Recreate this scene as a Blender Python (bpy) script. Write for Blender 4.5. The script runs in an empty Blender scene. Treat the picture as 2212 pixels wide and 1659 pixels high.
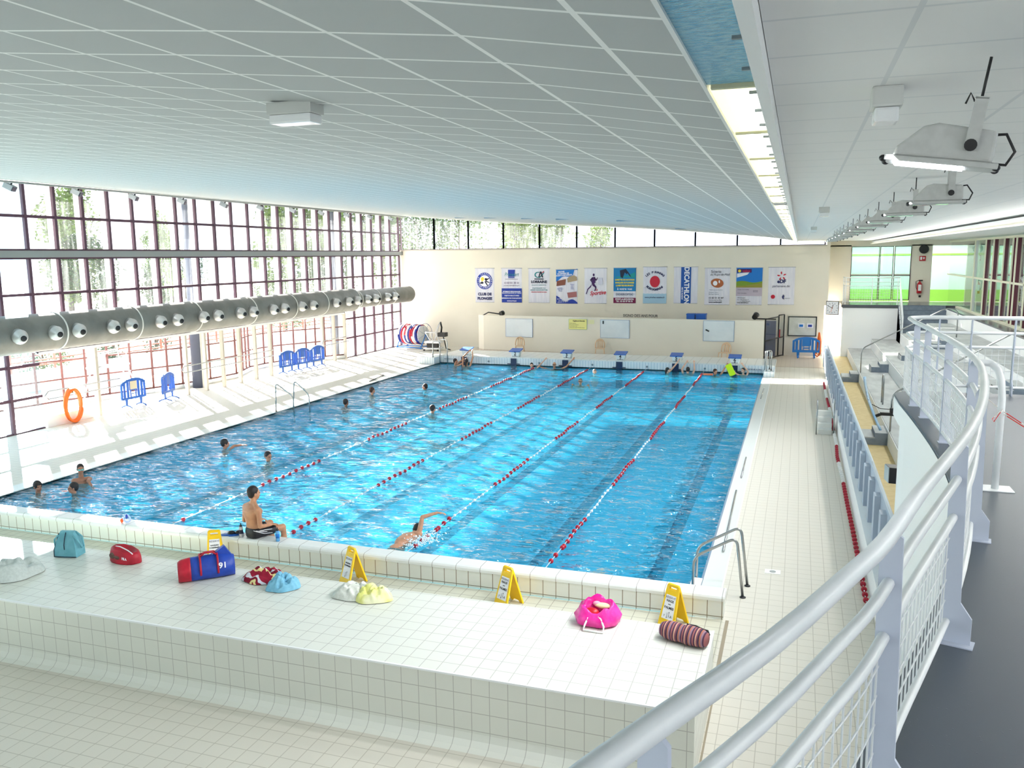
import bpy, bmesh, math, random
from mathutils import Vector, Matrix, noise
random.seed(7)
WORLD, SUNE, EXPO, FLOOD = 2.9, 36, .55, 50
C = bpy.context.scene.collection
PI = math.pi
sin, cos = math.sin, math.cos

# ------------------------------------------------------------------ materials
MATS = {}
def srgb(r, g, b):
    f = lambda c: ((c/255+.055)/1.055)**2.4 if c > 10 else c/255/12.92
    return (f(r), f(g), f(b), 1)
def mat(name, col, rough=.5, metal=0, emit=None, es=0, alpha=None, spec=.5, coat=0):
    if name in MATS: return MATS[name]
    m = bpy.data.materials.new(name); m.use_nodes = True
    b = m.node_tree.nodes['Principled BSDF']
    b.inputs['Base Color'].default_value = col if len(col) == 4 else (*col, 1)
    b.inputs['Roughness'].default_value = rough
    b.inputs['Metallic'].default_value = metal
    b.inputs['Specular IOR Level'].default_value = spec
    b.inputs['Coat Weight'].default_value = coat
    if emit:
        b.inputs['Emission Color'].default_value = (*emit[:3], 1)
        b.inputs['Emission Strength'].default_value = es
    MATS[name] = m
    return m
def N(m, t, **kw):
    n = m.node_tree.nodes.new(t)
    for k, v in kw.items(): setattr(n, k, v)
    return n
def L(m, a, b): m.node_tree.links.new(a, b)
def math_n(m, op, a, b=None, c=None):
    n = N(m, 'ShaderNodeMath', operation=op)
    for i, v in enumerate((a, b, c)):
        if v is None: continue
        if isinstance(v, (int, float)): n.inputs[i].default_value = v
        else: L(m, v, n.inputs[i])
    return n.outputs[0]
def vary(name, c1, c2, scale=5, rough=.5, bump=0, bscale=None, stretch=(1,1,1), metal=0, detail=4, spec=.5):
    """two-tone noise material"""
    if name in MATS: return MATS[name]
    m = mat(name, c1, rough, metal, spec=spec)
    b = m.node_tree.nodes['Principled BSDF']
    g = N(m, 'ShaderNodeNewGeometry'); mp = N(m, 'ShaderNodeMapping'); mp.inputs['Scale'].default_value = stretch
    L(m, g.outputs['Position'], mp.inputs['Vector'])
    n = N(m, 'ShaderNodeTexNoise'); n.inputs['Scale'].default_value = scale; n.inputs['Detail'].default_value = detail
    L(m, mp.outputs[0], n.inputs['Vector'])
    mx = N(m, 'ShaderNodeMix', data_type='RGBA'); mx.inputs[6].default_value = c1; mx.inputs[7].default_value = c2
    r = N(m, 'ShaderNodeValToRGB'); r.color_ramp.elements[0].position = .38; r.color_ramp.elements[1].position = .62
    L(m, n.outputs[0], r.inputs[0]); L(m, r.outputs[0], mx.inputs[0]); L(m, mx.outputs[2], b.inputs['Base Color'])
    if bump:
        n2 = N(m, 'ShaderNodeTexNoise'); n2.inputs['Scale'].default_value = bscale or scale*6; n2.inputs['Detail'].default_value = 3
        L(m, mp.outputs[0], n2.inputs['Vector'])
        bp = N(m, 'ShaderNodeBump'); bp.inputs['Strength'].default_value = bump; bp.inputs['Distance'].default_value = .02
        L(m, n2.outputs[0], bp.inputs['Height']); L(m, bp.outputs[0], b.inputs['Normal'])
    return m
def tile(name, col, grout, s, w=.012, off=(0,0,0), rough=.25, noise_amt=.06, bump=.15, stain=None, puddle=0):
    """tiles laid on world axes; lines drawn on the two axes lying in each face"""
    m = mat(name, col, rough)
    b = m.node_tree.nodes['Principled BSDF']
    g = N(m, 'ShaderNodeNewGeometry')
    sp = N(m, 'ShaderNodeSeparateXYZ'); L(m, g.outputs['Position'], sp.inputs[0])
    sn = N(m, 'ShaderNodeSeparateXYZ'); L(m, g.outputs['True Normal'], sn.inputs[0])
    tot = None
    for i in range(3):
        if not s[i]: continue
        v = math_n(m, 'ADD', sp.outputs[i], 500*s[i]-off[i]+w/2)
        v = math_n(m, 'DIVIDE', v, s[i]); v = math_n(m, 'FRACT', v)
        v = math_n(m, 'LESS_THAN', v, w/s[i])
        n = math_n(m, 'LESS_THAN', math_n(m, 'ABSOLUTE', sn.outputs[i]), .7)
        v = math_n(m, 'MULTIPLY', v, n)
        tot = v if tot is None else math_n(m, 'MAXIMUM', tot, v)
    mx = N(m, 'ShaderNodeMix', data_type='RGBA'); mx.inputs[7].default_value = grout
    nz = N(m, 'ShaderNodeTexNoise'); nz.inputs['Scale'].default_value = .9; nz.inputs['Detail'].default_value = 5
    L(m, g.outputs['Position'], nz.inputs['Vector'])
    c2 = N(m, 'ShaderNodeMix', data_type='RGBA'); c2.inputs[6].default_value = tuple(c*(1-noise_amt) for c in col[:3])+(1,)
    c2.inputs[7].default_value = col
    L(m, nz.outputs[0], c2.inputs[0]); out = c2.outputs[2]
    if stain:
        n3 = N(m, 'ShaderNodeTexNoise'); n3.inputs['Scale'].default_value = .35; L(m, g.outputs['Position'], n3.inputs['Vector'])
        r3 = N(m, 'ShaderNodeValToRGB'); r3.color_ramp.elements[0].position = .45; r3.color_ramp.elements[1].position = .7
        L(m, n3.outputs[0], r3.inputs[0])
        c3 = N(m, 'ShaderNodeMix', data_type='RGBA'); c3.inputs[7].default_value = stain
        L(m, r3.outputs[0], c3.inputs[0]); L(m, out, c3.inputs[6]); out = c3.outputs[2]
    L(m, out, mx.inputs[6]); L(m, tot, mx.inputs[0]); L(m, mx.outputs[2], b.inputs['Base Color'])
    if puddle:
        n4 = N(m, 'ShaderNodeTexNoise'); n4.inputs['Scale'].default_value = .8; n4.inputs['Detail'].default_value = 4
        L(m, g.outputs['Position'], n4.inputs['Vector'])
        r4 = N(m, 'ShaderNodeMapRange'); r4.inputs[1].default_value = .4; r4.inputs[2].default_value = .75
        r4.inputs[3].default_value = rough; r4.inputs[4].default_value = puddle
        L(m, n4.outputs[0], r4.inputs[0]); L(m, r4.outputs[0], b.inputs['Roughness'])
    if bump:
        bp = N(m, 'ShaderNodeBump', invert=True); bp.inputs['Strength'].default_value = bump; bp.inputs['Distance'].default_value = .01
        L(m, tot, bp.inputs['Height']); L(m, bp.outputs[0], b.inputs['Normal'])
    return m
def stripes(name, cols, axis, period, rough=.8, wob=0):
    """hard colour bands along an object axis"""
    m = mat(name, cols[0], rough)
    b = m.node_tree.nodes['Principled BSDF']
    t = N(m, 'ShaderNodeTexCoord'); sp = N(m, 'ShaderNodeSeparateXYZ'); L(m, t.outputs['Object'], sp.inputs[0])
    v = sp.outputs[axis]
    if wob:
        nz = N(m, 'ShaderNodeTexNoise'); nz.inputs['Scale'].default_value = 4; L(m, t.outputs['Object'], nz.inputs['Vector'])
        v = math_n(m, 'ADD', v, math_n(m, 'MULTIPLY', nz.outputs[0], wob))
    v = math_n(m, 'FRACT', math_n(m, 'DIVIDE', math_n(m, 'ADD', v, 50*period), period))
    r = N(m, 'ShaderNodeValToRGB'); r.color_ramp.interpolation = 'CONSTANT'
    e = r.color_ramp.elements
    while len(e) < len(cols): e.new(.5)
    for i, c in enumerate(cols): e[i].position = i/len(cols); e[i].color = c
    L(m, v, r.inputs[0]); L(m, r.outputs[0], b.inputs['Base Color'])
    return m

WHITE = mat('white_paint', srgb(238,240,240), .5)
CREAM = vary('cream_wall_paint', srgb(236,229,214), srgb(230,223,208), .5, .7)
PLASTER = mat('white_plaster', srgb(246,248,248), .7)
DKPURP = mat('aubergine_frame', srgb(84,52,70), .45)
MULL = mat('cream_mullion', srgb(196,188,176), .5)
GREYP = mat('grey_beam_paint', srgb(150,152,150), .5)
GALV = vary('galvanised_duct', srgb(126,127,124), srgb(112,113,110), 2, .5, metal=.35)
ALU = mat('brushed_aluminium', srgb(205,205,205), .3, .8)
STEEL = mat('stainless_steel', srgb(170,172,172), .22, .9)
RAIL = vary('white_rail_paint', srgb(232,236,238), srgb(222,227,230), 3, .3)
POSTP = mat('pale_blue_grey_paint', srgb(196,204,220), .45)
BLACK = mat('black_plastic', srgb(25,25,28), .4)
BLUE = mat('blue_plastic', srgb(20,88,178), .4)
LBLUE = mat('light_blue_plastic', srgb(24,120,205), .35)
NAVY = mat('navy_print', srgb(34,38,92), .6)
RED = mat('red_plastic', srgb(190,20,38), .35)
DRED = mat('float_red', srgb(170,8,40), .35)
FWHITE = mat('float_white', srgb(235,235,232), .4)
YELLOW = mat('yellow_plastic', srgb(245,200,10), .4)
PAPER = mat('paper_white', srgb(240,240,245), .7)
INK = mat('black_ink', srgb(20,20,35), .7)
GREYINK = mat('grey_ink', srgb(120,120,140), .7)
ORANGE = mat('orange_plastic', srgb(245,110,20), .4)
BEIGE = mat('beige_plastic', srgb(232,200,165), .45)
GREYSTEP = vary('grey_rubber_step', srgb(128,140,154), srgb(118,130,144), 9, .8)
TREAD = vary('grey_vinyl_tread', srgb(190,194,194), srgb(170,174,175), 3, .6, stretch=(1,.35,1))
SAND = vary('sand_vinyl', srgb(212,192,140), srgb(203,182,128), 6, .6)

# ------------------------------------------------------------------ mesh builder
ORG = {}
class MB:
    def __init__(s): s.v = []; s.f = []; s.sm = []
    def add(s, vs, fs, smooth=False):
        o = len(s.v); s.v += [Vector(v) for v in vs]
        s.f += [tuple(i+o for i in f) for f in fs]; s.sm += [smooth]*len(fs)
    def box(s, x0, y0, z0, x1, y1, z1, M=None):
        vs = [Vector((x, y, z)) for x in (x0, x1) for y in (y0, y1) for z in (z0, z1)]
        if M: vs = [M @ v for v in vs]
        s.add(vs, [(0,1,3,2),(4,6,7,5),(0,4,5,1),(2,3,7,6),(0,2,6,4),(1,5,7,3)]); return s
    def rbox(s, x0, y0, z0, x1, y1, z1, r=.01, M=None):
        """box with chamfered edges"""
        r = min(r, abs(x1-x0)/2.1, abs(y1-y0)/2.1, abs(z1-z0)/2.1)
        bm = bmesh.new(); bmesh.ops.create_cube(bm, size=1)
        for v in bm.verts: v.co = Vector(((x0+x1)/2+v.co.x*(x1-x0), (y0+y1)/2+v.co.y*(y1-y0), (z0+z1)/2+v.co.z*(z1-z0)))
        bmesh.ops.bevel(bm, geom=bm.edges[:], offset=r, segments=2, profile=.7, affect='EDGES')
        bm.verts.index_update(); vs = [v.co.copy() for v in bm.verts]
        if M: vs = [M @ v for v in vs]
        s.add(vs, [[v.index for v in f.verts] for f in bm.faces]); bm.free(); return s
    def prism(s, poly, axis, a0, a1, M=None, smooth=False):
        n = len(poly); vs = []
        for a in (a0, a1):
            for p in poly:
                v = [p[0], p[1]]; v.insert(axis, a); vs.append(Vector(v))
        if M: vs = [M @ v for v in vs]
        o = len(s.v)
        s.add(vs, [tuple(range(n)), tuple(range(2*n-1, n-1, -1))])
        s.add([], []); s.f += [(o+i, o+(i+1) % n, o+n+(i+1) % n, o+n+i) for i in range(n)]; s.sm += [smooth]*n; return s
    def ring(s, c, ax, r, seg, up=None):
        ax = Vector(ax).normalized(); up = Vector(up or ((0,0,1) if abs(ax.z) < .9 else (1,0,0)))
        u = ax.cross(up).normalized(); w = u.cross(ax).normalized()
        return [Vector(c)+u*cos(2*PI*i/seg)*r+w*sin(2*PI*i/seg)*r for i in range(seg)]
    def tube(s, pts, r, seg=8, closed=False, caps=True, rs=None):
        pts = [Vector(p) for p in pts]; n = len(pts); o = len(s.v); vs = []
        up = None
        for i, p in enumerate(pts):
            if closed: d = pts[(i+1) % n]-pts[i-1]
            else: d = pts[min(i+1, n-1)]-pts[max(i-1, 0)]
            if d.length < 1e-9: d = Vector((0,0,1))
            d.normalize()
            if up is None: up = Vector((0,0,1)) if abs(d.z) < .9 else Vector((1,0,0))
            u = d.cross(up).normalized(); up = u.cross(d).normalized()
            rr = rs[i] if rs else r
            vs += [p+u*cos(2*PI*k/seg)*rr+up*sin(2*PI*k/seg)*rr for k in range(seg)]
        fs = []
        for i in range(n if closed else n-1):
            j = (i+1) % n
            fs += [(i*seg+k, i*seg+(k+1) % seg, j*seg+(k+1) % seg, j*seg+k) for k in range(seg)]
        s.add(vs, fs, True)
        if not closed and caps:
            s.f += [tuple(o+k for k in reversed(range(seg))), tuple(o+(n-1)*seg+k for k in range(seg))]; s.sm += [False]*2
        return s
    def cyl(s, p0, p1, r0, r1=None, seg=16): return s.tube([p0, p1], r0, seg, rs=[r0, r0 if r1 is None else r1])
    def lathe(s, c, ax, prof, seg=24):
        """prof: list of (t along axis, radius)"""
        ax = Vector(ax).normalized(); c = Vector(c); vs = []
        for t, r in prof: vs += s.ring(c+ax*t, ax, max(r, 1e-4), seg)
        fs = []
        for i in range(len(prof)-1):
            fs += [(i*seg+k, i*seg+(k+1) % seg, (i+1)*seg+(k+1) % seg, (i+1)*seg+k) for k in range(seg)]
        o = len(s.v); s.add(vs, fs, True)
        n = len(prof); s.f += [tuple(o+k for k in reversed(range(seg))), tuple(o+(n-1)*seg+k for k in range(seg))]; s.sm += [False]*2
        return s
    def ell(s, c, r, seg=14, rings=9, M=None):
        c = Vector(c); vs = []
        for i in range(1, rings):
            a = PI*i/rings
            for k in range(seg):
                b = 2*PI*k/seg; v = Vector((r[0]*sin(a)*cos(b), r[1]*sin(a)*sin(b), r[2]*cos(a)))
                vs.append(c+(M @ v if M else v))
        for z in (1, -1):
            v = Vector((0,0,r[2]*z)); vs.append(c+(M @ v if M else v))
        fs = []
        for i in range(rings-2):
            fs += [(i*seg+k, (i+1)*seg+k, (i+1)*seg+(k+1) % seg, i*seg+(k+1) % seg) for k in range(seg)]
        t = len(vs)-2
        fs += [(t, k, (k+1) % seg) for k in range(seg)]
        b0 = (rings-2)*seg; fs += [(t+1, b0+(k+1) % seg, b0+k) for k in range(seg)]
        s.add(vs, fs, True); return s
    def quad(s, *p): s.add(p, [tuple(range(len(p)))]); return s
    def torus(s, c, ax, R, r, seg=32, rs=10):
        pts = s.ring(c, ax, R, seg); return s.tube(pts, r, rs, closed=True)
    def build(s, name, m, parent=None, fixn=True):
        me = bpy.data.meshes.new(name)
        o = ORG.get(parent.name, Vector()) if parent else Vector()
        me.from_pydata([v-o for v in s.v], [], s.f)
        me.polygons.foreach_set('use_smooth', s.sm)
        if fixn:
            bm = bmesh.new(); bm.from_mesh(me); bmesh.ops.recalc_face_normals(bm, faces=bm.faces); bm.to_mesh(me); bm.free()
        me.update()
        for q in (m if isinstance(m, (list, tuple)) else [m]): me.materials.append(q)
        ob = bpy.data.objects.new(name, me); C.objects.link(ob)
        if parent: ob.parent = parent
        ORG[ob.name] = o
        return ob
def meta(o, label=None, cat=None, group=None, kind=None):
    for k, v in (('label', label), ('category', cat), ('group', group), ('kind', kind)):
        if v: o[k] = v
    return o
def thing(name, label, cat, loc=(0,0,0), group=None, rz=0):
    o = bpy.data.objects.new(name, None); C.objects.link(o); o.location = loc; o.rotation_euler = (0,0,rz)
    o.empty_display_size = .1; ORG[o.name] = Vector(loc)
    return meta(o, label, cat, group)
def local(name, label, cat, loc=(0,0,0), group=None, rz=0):
    """thing whose parts are modelled around the origin"""
    o = thing(name, label, cat, loc, group, rz); ORG[o.name] = Vector(); return o
def struct(ob, label=None): ob['kind'] = 'structure'; return meta(ob, label)
def kids(o): return list(o.children)
def dup(root, loc, rz=None, label=None, group=None):
    r = root.copy(); C.objects.link(r); r.location = loc
    if rz is not None: r.rotation_euler = (0,0,rz)
    if label: r['label'] = label
    if group: r['group'] = group
    def rec(a, b):
        for ch in kids(a):
            c = ch.copy(); C.objects.link(c); c.parent = b; rec(ch, c)
    rec(root, r); return r
def RZ(a): return Matrix.Rotation(a, 4, 'Z')
def T(x, y, z): return Matrix.Translation((x, y, z))
_tc = {}
def text_into(mb, s, x, z, size, y=0, align='CENTER', rot=0, sx=1, bold=0, font_shear=0, depth=.002, M=None):
    """adds writing in the XZ plane, read from -y"""
    cu = bpy.data.curves.new('t', 'FONT'); cu.body = s; cu.size = size; cu.align_x = align; cu.align_y = 'CENTER'
    cu.extrude = depth; cu.offset = bold; cu.shear = font_shear; cu.resolution_u = 3
    ob = bpy.data.objects.new('t', cu); C.objects.link(ob)
    bpy.context.view_layer.update()
    me = bpy.data.meshes.new_from_object(ob.evaluated_get(bpy.context.evaluated_depsgraph_get()))
    c, n = cos(rot), sin(rot); vs = []
    for v in me.vertices:
        px, pz = v.co.x*sx, v.co.y
        p = Vector((x+px*c-pz*n, y-v.co.z, z+px*n+pz*c)); vs.append(M @ p if M else p)
    mb.add(vs, [tuple(p.vertices) for p in me.polygons])
    bpy.data.objects.remove(ob); bpy.data.curves.remove(cu); bpy.data.meshes.remove(me)
def remeshed(ob, voxel=.012, smooth=4):
    md = ob.modifiers.new('r', 'REMESH'); md.mode = 'VOXEL'; md.voxel_size = voxel; md.use_smooth_shade = True
    sm = ob.modifiers.new('s', 'SMOOTH'); sm.iterations = smooth; sm.factor = .5
    bpy.context.view_layer.update()
    me = bpy.data.meshes.new_from_object(ob.evaluated_get(bpy.context.evaluated_depsgraph_get()))
    ob.modifiers.clear(); ob.data = me
    for p in me.polygons: p.use_smooth = True
    return ob
# ------------------------------------------------------------------ special materials
def glass_mat(name, tint=(.97,.98,.98,1), milk=.06, gl=.08):
    m = bpy.data.materials.new(name); m.use_nodes = True; nt = m.node_tree
    out = nt.nodes['Material Output']; nt.nodes.remove(nt.nodes['Principled BSDF'])
    t = N(m, 'ShaderNodeBsdfTransparent'); t.inputs[0].default_value = tint
    g = N(m, 'ShaderNodeBsdfGlossy'); g.inputs['Roughness'].default_value = .02
    d = N(m, 'ShaderNodeBsdfDiffuse'); d.inputs[0].default_value = (.9,.95,1,1)
    tl = N(m, 'ShaderNodeBsdfTranslucent'); tl.inputs[0].default_value = (.9,.95,1,1)
    ad = N(m, 'ShaderNodeMixShader'); L(m, d.outputs[0], ad.inputs[1]); L(m, tl.outputs[0], ad.inputs[2])
    lw = N(m, 'ShaderNodeLayerWeight'); lw.inputs[0].default_value = .25
    f = math_n(m, 'MULTIPLY_ADD', lw.outputs['Fresnel'], .6, gl*.3)
    m1 = N(m, 'ShaderNodeMixShader'); L(m, f, m1.inputs[0]); L(m, t.outputs[0], m1.inputs[1]); L(m, g.outputs[0], m1.inputs[2])
    # dried water streaks: vertically stretched noise
    geo = N(m, 'ShaderNodeNewGeometry'); mp = N(m, 'ShaderNodeMapping'); mp.inputs['Scale'].default_value = (6,6,.5)
    L(m, geo.outputs['Position'], mp.inputs[0]); nz = N(m, 'ShaderNodeTexNoise'); nz.inputs['Scale'].default_value = 1.2; nz.inputs['Detail'].default_value = 4
    L(m, mp.outputs[0], nz.inputs['Vector'])
    mr = N(m, 'ShaderNodeMapRange'); mr.inputs[1].default_value = .4; mr.inputs[2].default_value = .75; mr.inputs[3].default_value = milk*.4; mr.inputs[4].default_value = milk*2.6
    L(m, nz.outputs[0], mr.inputs[0])
    m2 = N(m, 'ShaderNodeMixShader'); L(m, mr.outputs[0], m2.inputs[0]); L(m, m1.outputs[0], m2.inputs[1]); L(m, ad.outputs[0], m2.inputs[2])
    L(m, m2.outputs[0], out.inputs[0]); return m
GLASS = glass_mat('window_glass')
GLASSB = glass_mat('blue_tinted_glass', (.62,.82,.93,1), .03, .2)
GLASSG = glass_mat('green_tinted_glass', (.66,.86,.76,1), .05, .1)
GLASSC = glass_mat('clear_glass', (.97,.98,.98,1), .015)

def water_mat():
    m = bpy.data.materials.new('pool_water'); m.use_nodes = True; nt = m.node_tree
    out = nt.nodes['Material Output']; nt.nodes.remove(nt.nodes['Principled BSDF'])
    t = N(m, 'ShaderNodeBsdfTransparent'); t.inputs[0].default_value = (.48,.9,1,1)
    rf = N(m, 'ShaderNodeBsdfRefraction'); rf.inputs['IOR'].default_value = 1.12; rf.inputs['Color'].default_value = (.48,.9,1,1); rf.inputs['Roughness'].default_value = .02
    g = N(m, 'ShaderNodeBsdfGlossy'); g.inputs['Roughness'].default_value = .02; g.inputs['Color'].default_value = (1,1,1,1)
    geo = N(m, 'ShaderNodeNewGeometry')
    def nz(scale, st, det=3, dist=0):
        mp = N(m, 'ShaderNodeMapping'); mp.inputs['Scale'].default_value = st; mp.inputs['Rotation'].default_value = (0,0,.15)
        L(m, geo.outputs['Position'], mp.inputs[0])
        n = N(m, 'ShaderNodeTexNoise'); n.inputs['Scale'].default_value = scale; n.inputs['Detail'].default_value = det; n.inputs['Distortion'].default_value = dist
        L(m, mp.outputs[0], n.inputs['Vector']); return n.outputs[0]
    a = nz(1.5, (.7,1.6,1), 1.5, .8); b = nz(5, (.7,1.6,1), 1.5, .6)
    h = math_n(m, 'MULTIPLY_ADD', b, .4, a)
    bp = N(m, 'ShaderNodeBump'); bp.inputs['Strength'].default_value = 1; bp.inputs['Distance'].default_value = .6
    L(m, h, bp.inputs['Height'])
    for n in (rf, g): L(m, bp.outputs[0], n.inputs['Normal'])
    dt = N(m, 'ShaderNodeVectorMath', operation='DOT_PRODUCT'); L(m, bp.outputs[0], dt.inputs[0]); L(m, geo.outputs['Incoming'], dt.inputs[1])
    q = math_n(m, 'SUBTRACT', 1, math_n(m, 'ABSOLUTE', dt.outputs['Value']))
    fres = math_n(m, 'MULTIPLY_ADD', math_n(m, 'POWER', q, 5), 1.0, .08)
    m0 = N(m, 'ShaderNodeMixShader'); m0.inputs[0].default_value = .5
    L(m, t.outputs[0], m0.inputs[1]); L(m, rf.outputs[0], m0.inputs[2])
    df = N(m, 'ShaderNodeBsdfDiffuse'); df.inputs[0].default_value = (.0,.5,.9,1); L(m, bp.outputs[0], df.inputs['Normal'])
    m1 = N(m, 'ShaderNodeMixShader'); m1.inputs[0].default_value = .12
    L(m, m0.outputs[0], m1.inputs[1]); L(m, df.outputs[0], m1.inputs[2])
    m2 = N(m, 'ShaderNodeMixShader'); L(m, fres, m2.inputs[0]); L(m, m1.outputs[0], m2.inputs[1]); L(m, g.outputs[0], m2.inputs[2])
    L(m, m2.outputs[0], out.inputs[0]); return m
WATER = water_mat()

def basin_mat():
    m = tile('blue_basin_mosaic', srgb(90,215,242), srgb(72,196,228), (.2,.2,.2), .01, rough=.4, noise_amt=.15, bump=0)
    b = m.node_tree.nodes['Principled BSDF']
    src = b.inputs['Base Color'].links[0].from_socket
    g = N(m, 'ShaderNodeNewGeometry'); sp = N(m, 'ShaderNodeSeparateXYZ'); L(m, g.outputs['Position'], sp.inputs[0])
    x = math_n(m, 'FRACT', math_n(m, 'DIVIDE', math_n(m, 'ADD', sp.outputs[0], 50), 2.5))
    x = math_n(m, 'ABSOLUTE', math_n(m, 'SUBTRACT', x, .5))
    ln = math_n(m, 'LESS_THAN', x, .06)
    yy = math_n(m, 'ABSOLUTE', math_n(m, 'SUBTRACT', sp.outputs[1], 12.5))
    ln = math_n(m, 'MULTIPLY', ln, math_n(m, 'LESS_THAN', yy, 10.5))
    tb = math_n(m, 'MULTIPLY', math_n(m, 'LESS_THAN', x, .2), math_n(m, 'LESS_THAN', math_n(m, 'ABSOLUTE', math_n(m, 'SUBTRACT', yy, 10.4)), .13))
    ln = math_n(m, 'MAXIMUM', ln, tb)
    ln = math_n(m, 'MULTIPLY', ln, math_n(m, 'LESS_THAN', sp.outputs[2], -1.3))
    # targets on the far wall
    tw = math_n(m, 'MULTIPLY', math_n(m, 'LESS_THAN', x, .06), math_n(m, 'GREATER_THAN', sp.outputs[1], 24.9))
    tw = math_n(m, 'MULTIPLY', tw, math_n(m, 'GREATER_THAN', sp.outputs[2], -.9))
    ln = math_n(m, 'MAXIMUM', ln, tw)
    mx = N(m, 'ShaderNodeMix', data_type='RGBA'); mx.inputs[7].default_value = srgb(12,38,80)
    L(m, ln, mx.inputs[0]); L(m, src, mx.inputs[6]); L(m, mx.outputs[2], b.inputs['Base Color']); return m
BASIN = basin_mat()
DECK = tile('deck_tile', srgb(214,209,196), srgb(180,174,160), (.2,.2,.2), .009, rough=.5)
DECKB = tile('back_deck_tile', srgb(205,192,176), srgb(180,168,152), (.2,.2,.2), .012, rough=.4)
CHAN = tile('channel_tile', srgb(206,204,186), srgb(160,156,140), (.2,.2,.2), .011, rough=.45)
BENCH = tile('bench_tile', srgb(226,227,217), srgb(184,182,174), (.2,.2,.2), .008, off=(0,-4.2,.77), rough=.35)
WALLT = tile('pool_wall_tile', srgb(228,229,222), srgb(132,118,96), (.2,0,.3), .011, off=(0,0,.04), rough=.3)
COPING = tile('coping_tile', srgb(232,234,232), srgb(165,162,155), (.4,0,0), .01, rough=.2)
FARW = tile('far_wall_tile', srgb(225,232,236), srgb(140,175,195), (.13,0,0), .014, rough=.3)
def ceil_mat():
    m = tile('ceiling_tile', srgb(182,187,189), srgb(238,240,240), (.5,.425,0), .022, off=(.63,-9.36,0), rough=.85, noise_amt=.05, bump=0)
    return m
CEIL = ceil_mat()
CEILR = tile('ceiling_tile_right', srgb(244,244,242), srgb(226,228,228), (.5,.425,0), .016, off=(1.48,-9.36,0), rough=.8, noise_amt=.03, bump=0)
def stud_mat():
    m = mat('black_studded_rubber', srgb(80,88,98), .4)
    b = m.node_tree.nodes['Principled BSDF']
    g = N(m, 'ShaderNodeNewGeometry')
    v = N(m, 'ShaderNodeTexVoronoi', feature='F1'); v.inputs['Scale'].default_value = 34; v.inputs['Randomness'].default_value = .12
    L(m, g.outputs['Position'], v.inputs['Vector'])
    r = N(m, 'ShaderNodeMapRange'); r.inputs[1].default_value = .28; r.inputs[2].default_value = .4; r.inputs[3].default_value = 1; r.inputs[4].default_value = 0
    L(m, v.outputs['Distance'], r.inputs[0])
    bp = N(m, 'ShaderNodeBump'); bp.inputs['Strength'].default_value = .8; bp.inputs['Distance'].default_value = .012
    L(m, r.outputs[0], bp.inputs['Height']); L(m, bp.outputs[0], b.inputs['Normal']); return m
STUD = stud_mat()
FOIL = vary('blue_foil', srgb(110,185,222), srgb(170,220,240), 26, .2, bump=1, bscale=60, stretch=(1,1.6,1), metal=.5)

# ------------------------------------------------------------------ setting: pool, decks, walls
WZ = -.03
mb = MB().box(-24, -14.5, -.25, -15.45, 31.8, 0).box(.32, 0, -.25, 2.45, 25, 0).box(-15.45, 25.5, -.25, 2.45, 31.8, 0)
mb.box(-15.45, -14.5, -.25, 2.45, -.33, 0).box(.32, 25, -.25, 2.45, 25.5, 0).box(.32, -.33, -.25, 2.45, 0, 0)
mb.box(2.45, -14.5, -.25, 12, 34, -.01)
struct(mb.build('floor', DECK), 'pale tiled pool deck')
struct(MB().box(-15.45, 27.3, 0, 2.45, 31.8, .012).build('floor_back_strip', DECKB), 'brownish tiled strip in front of the low partition')
struct(MB().box(-15.3, -2.37, 0, .42, -.33, .006).build('floor_channel', CHAN), 'tiled channel between pool end wall and bench')
mb = MB(); mb.quad((-15,0,-1.35),(0,0,-1.35),(0,25,-1.35),(-15,25,-1.35))
mb.quad((-15,0,-1.35),(0,0,-1.35),(0,0,0),(-15,0,0)); mb.quad((-15,25,-1.35),(0,25,-1.35),(0,25,0),(-15,25,0))
mb.quad((0,0,-1.35),(0,25,-1.35),(0,25,-.02),(0,0,-.02)); mb.quad((-15,0,-1.35),(-15,25,-1.35),(-15,25,-.02),(-15,0,-.02))
struct(mb.build('pool_basin', BASIN, fixn=False), 'blue tiled pool basin with dark lane lines')
# gutters
for nm, x0, x1, lab in (('pool_gutter', 0, .3, 'smooth pale overflow gutter along the right pool edge'), ('pool_gutter', -15.45, -15, 'smooth pale overflow gutter along the left pool edge')):
    mb = MB().box(x0, 0, -.2, x1, 25, 0)
    struct(mb.build(nm, mat('gutter_stone', srgb(214,218,214), .3)), lab)
struct(MB().box(.3, 0, -.1, .32, 25, .012).build('gutter_edge', WHITE), 'white strip edging the right gutter')
struct(MB().box(-.035, 0, -.1, 0, 25, -.005).build('gutter_lip', mat('gutter_lip', srgb(120,140,160), .3)), 'grey lip between water and right gutter')
# water sheet with real ripples
def water_mesh():
    nx, ny = 300, 420; mb = MB(); vs = []
    for j in range(ny+1):
        y = 25*j/ny
        for i in range(nx+1):
            x = -15+15*i/nx
            h = .022*noise.noise(Vector((x*.9, y*1.6, 0)))+.012*noise.noise(Vector((x*2.1+7, y*3.6, 3)))
            vs.append((x, y, WZ+h))
    fs = [(j*(nx+1)+i, j*(nx+1)+i+1, (j+1)*(nx+1)+i+1, (j+1)*(nx+1)+i) for j in range(ny) for i in range(nx)]
    mb.add(vs, fs, True); return mb.build('pool_water', WATER, fixn=False)
meta(water_mesh(), 'rippling blue pool water filling the basin', 'water', kind='stuff')

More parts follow.
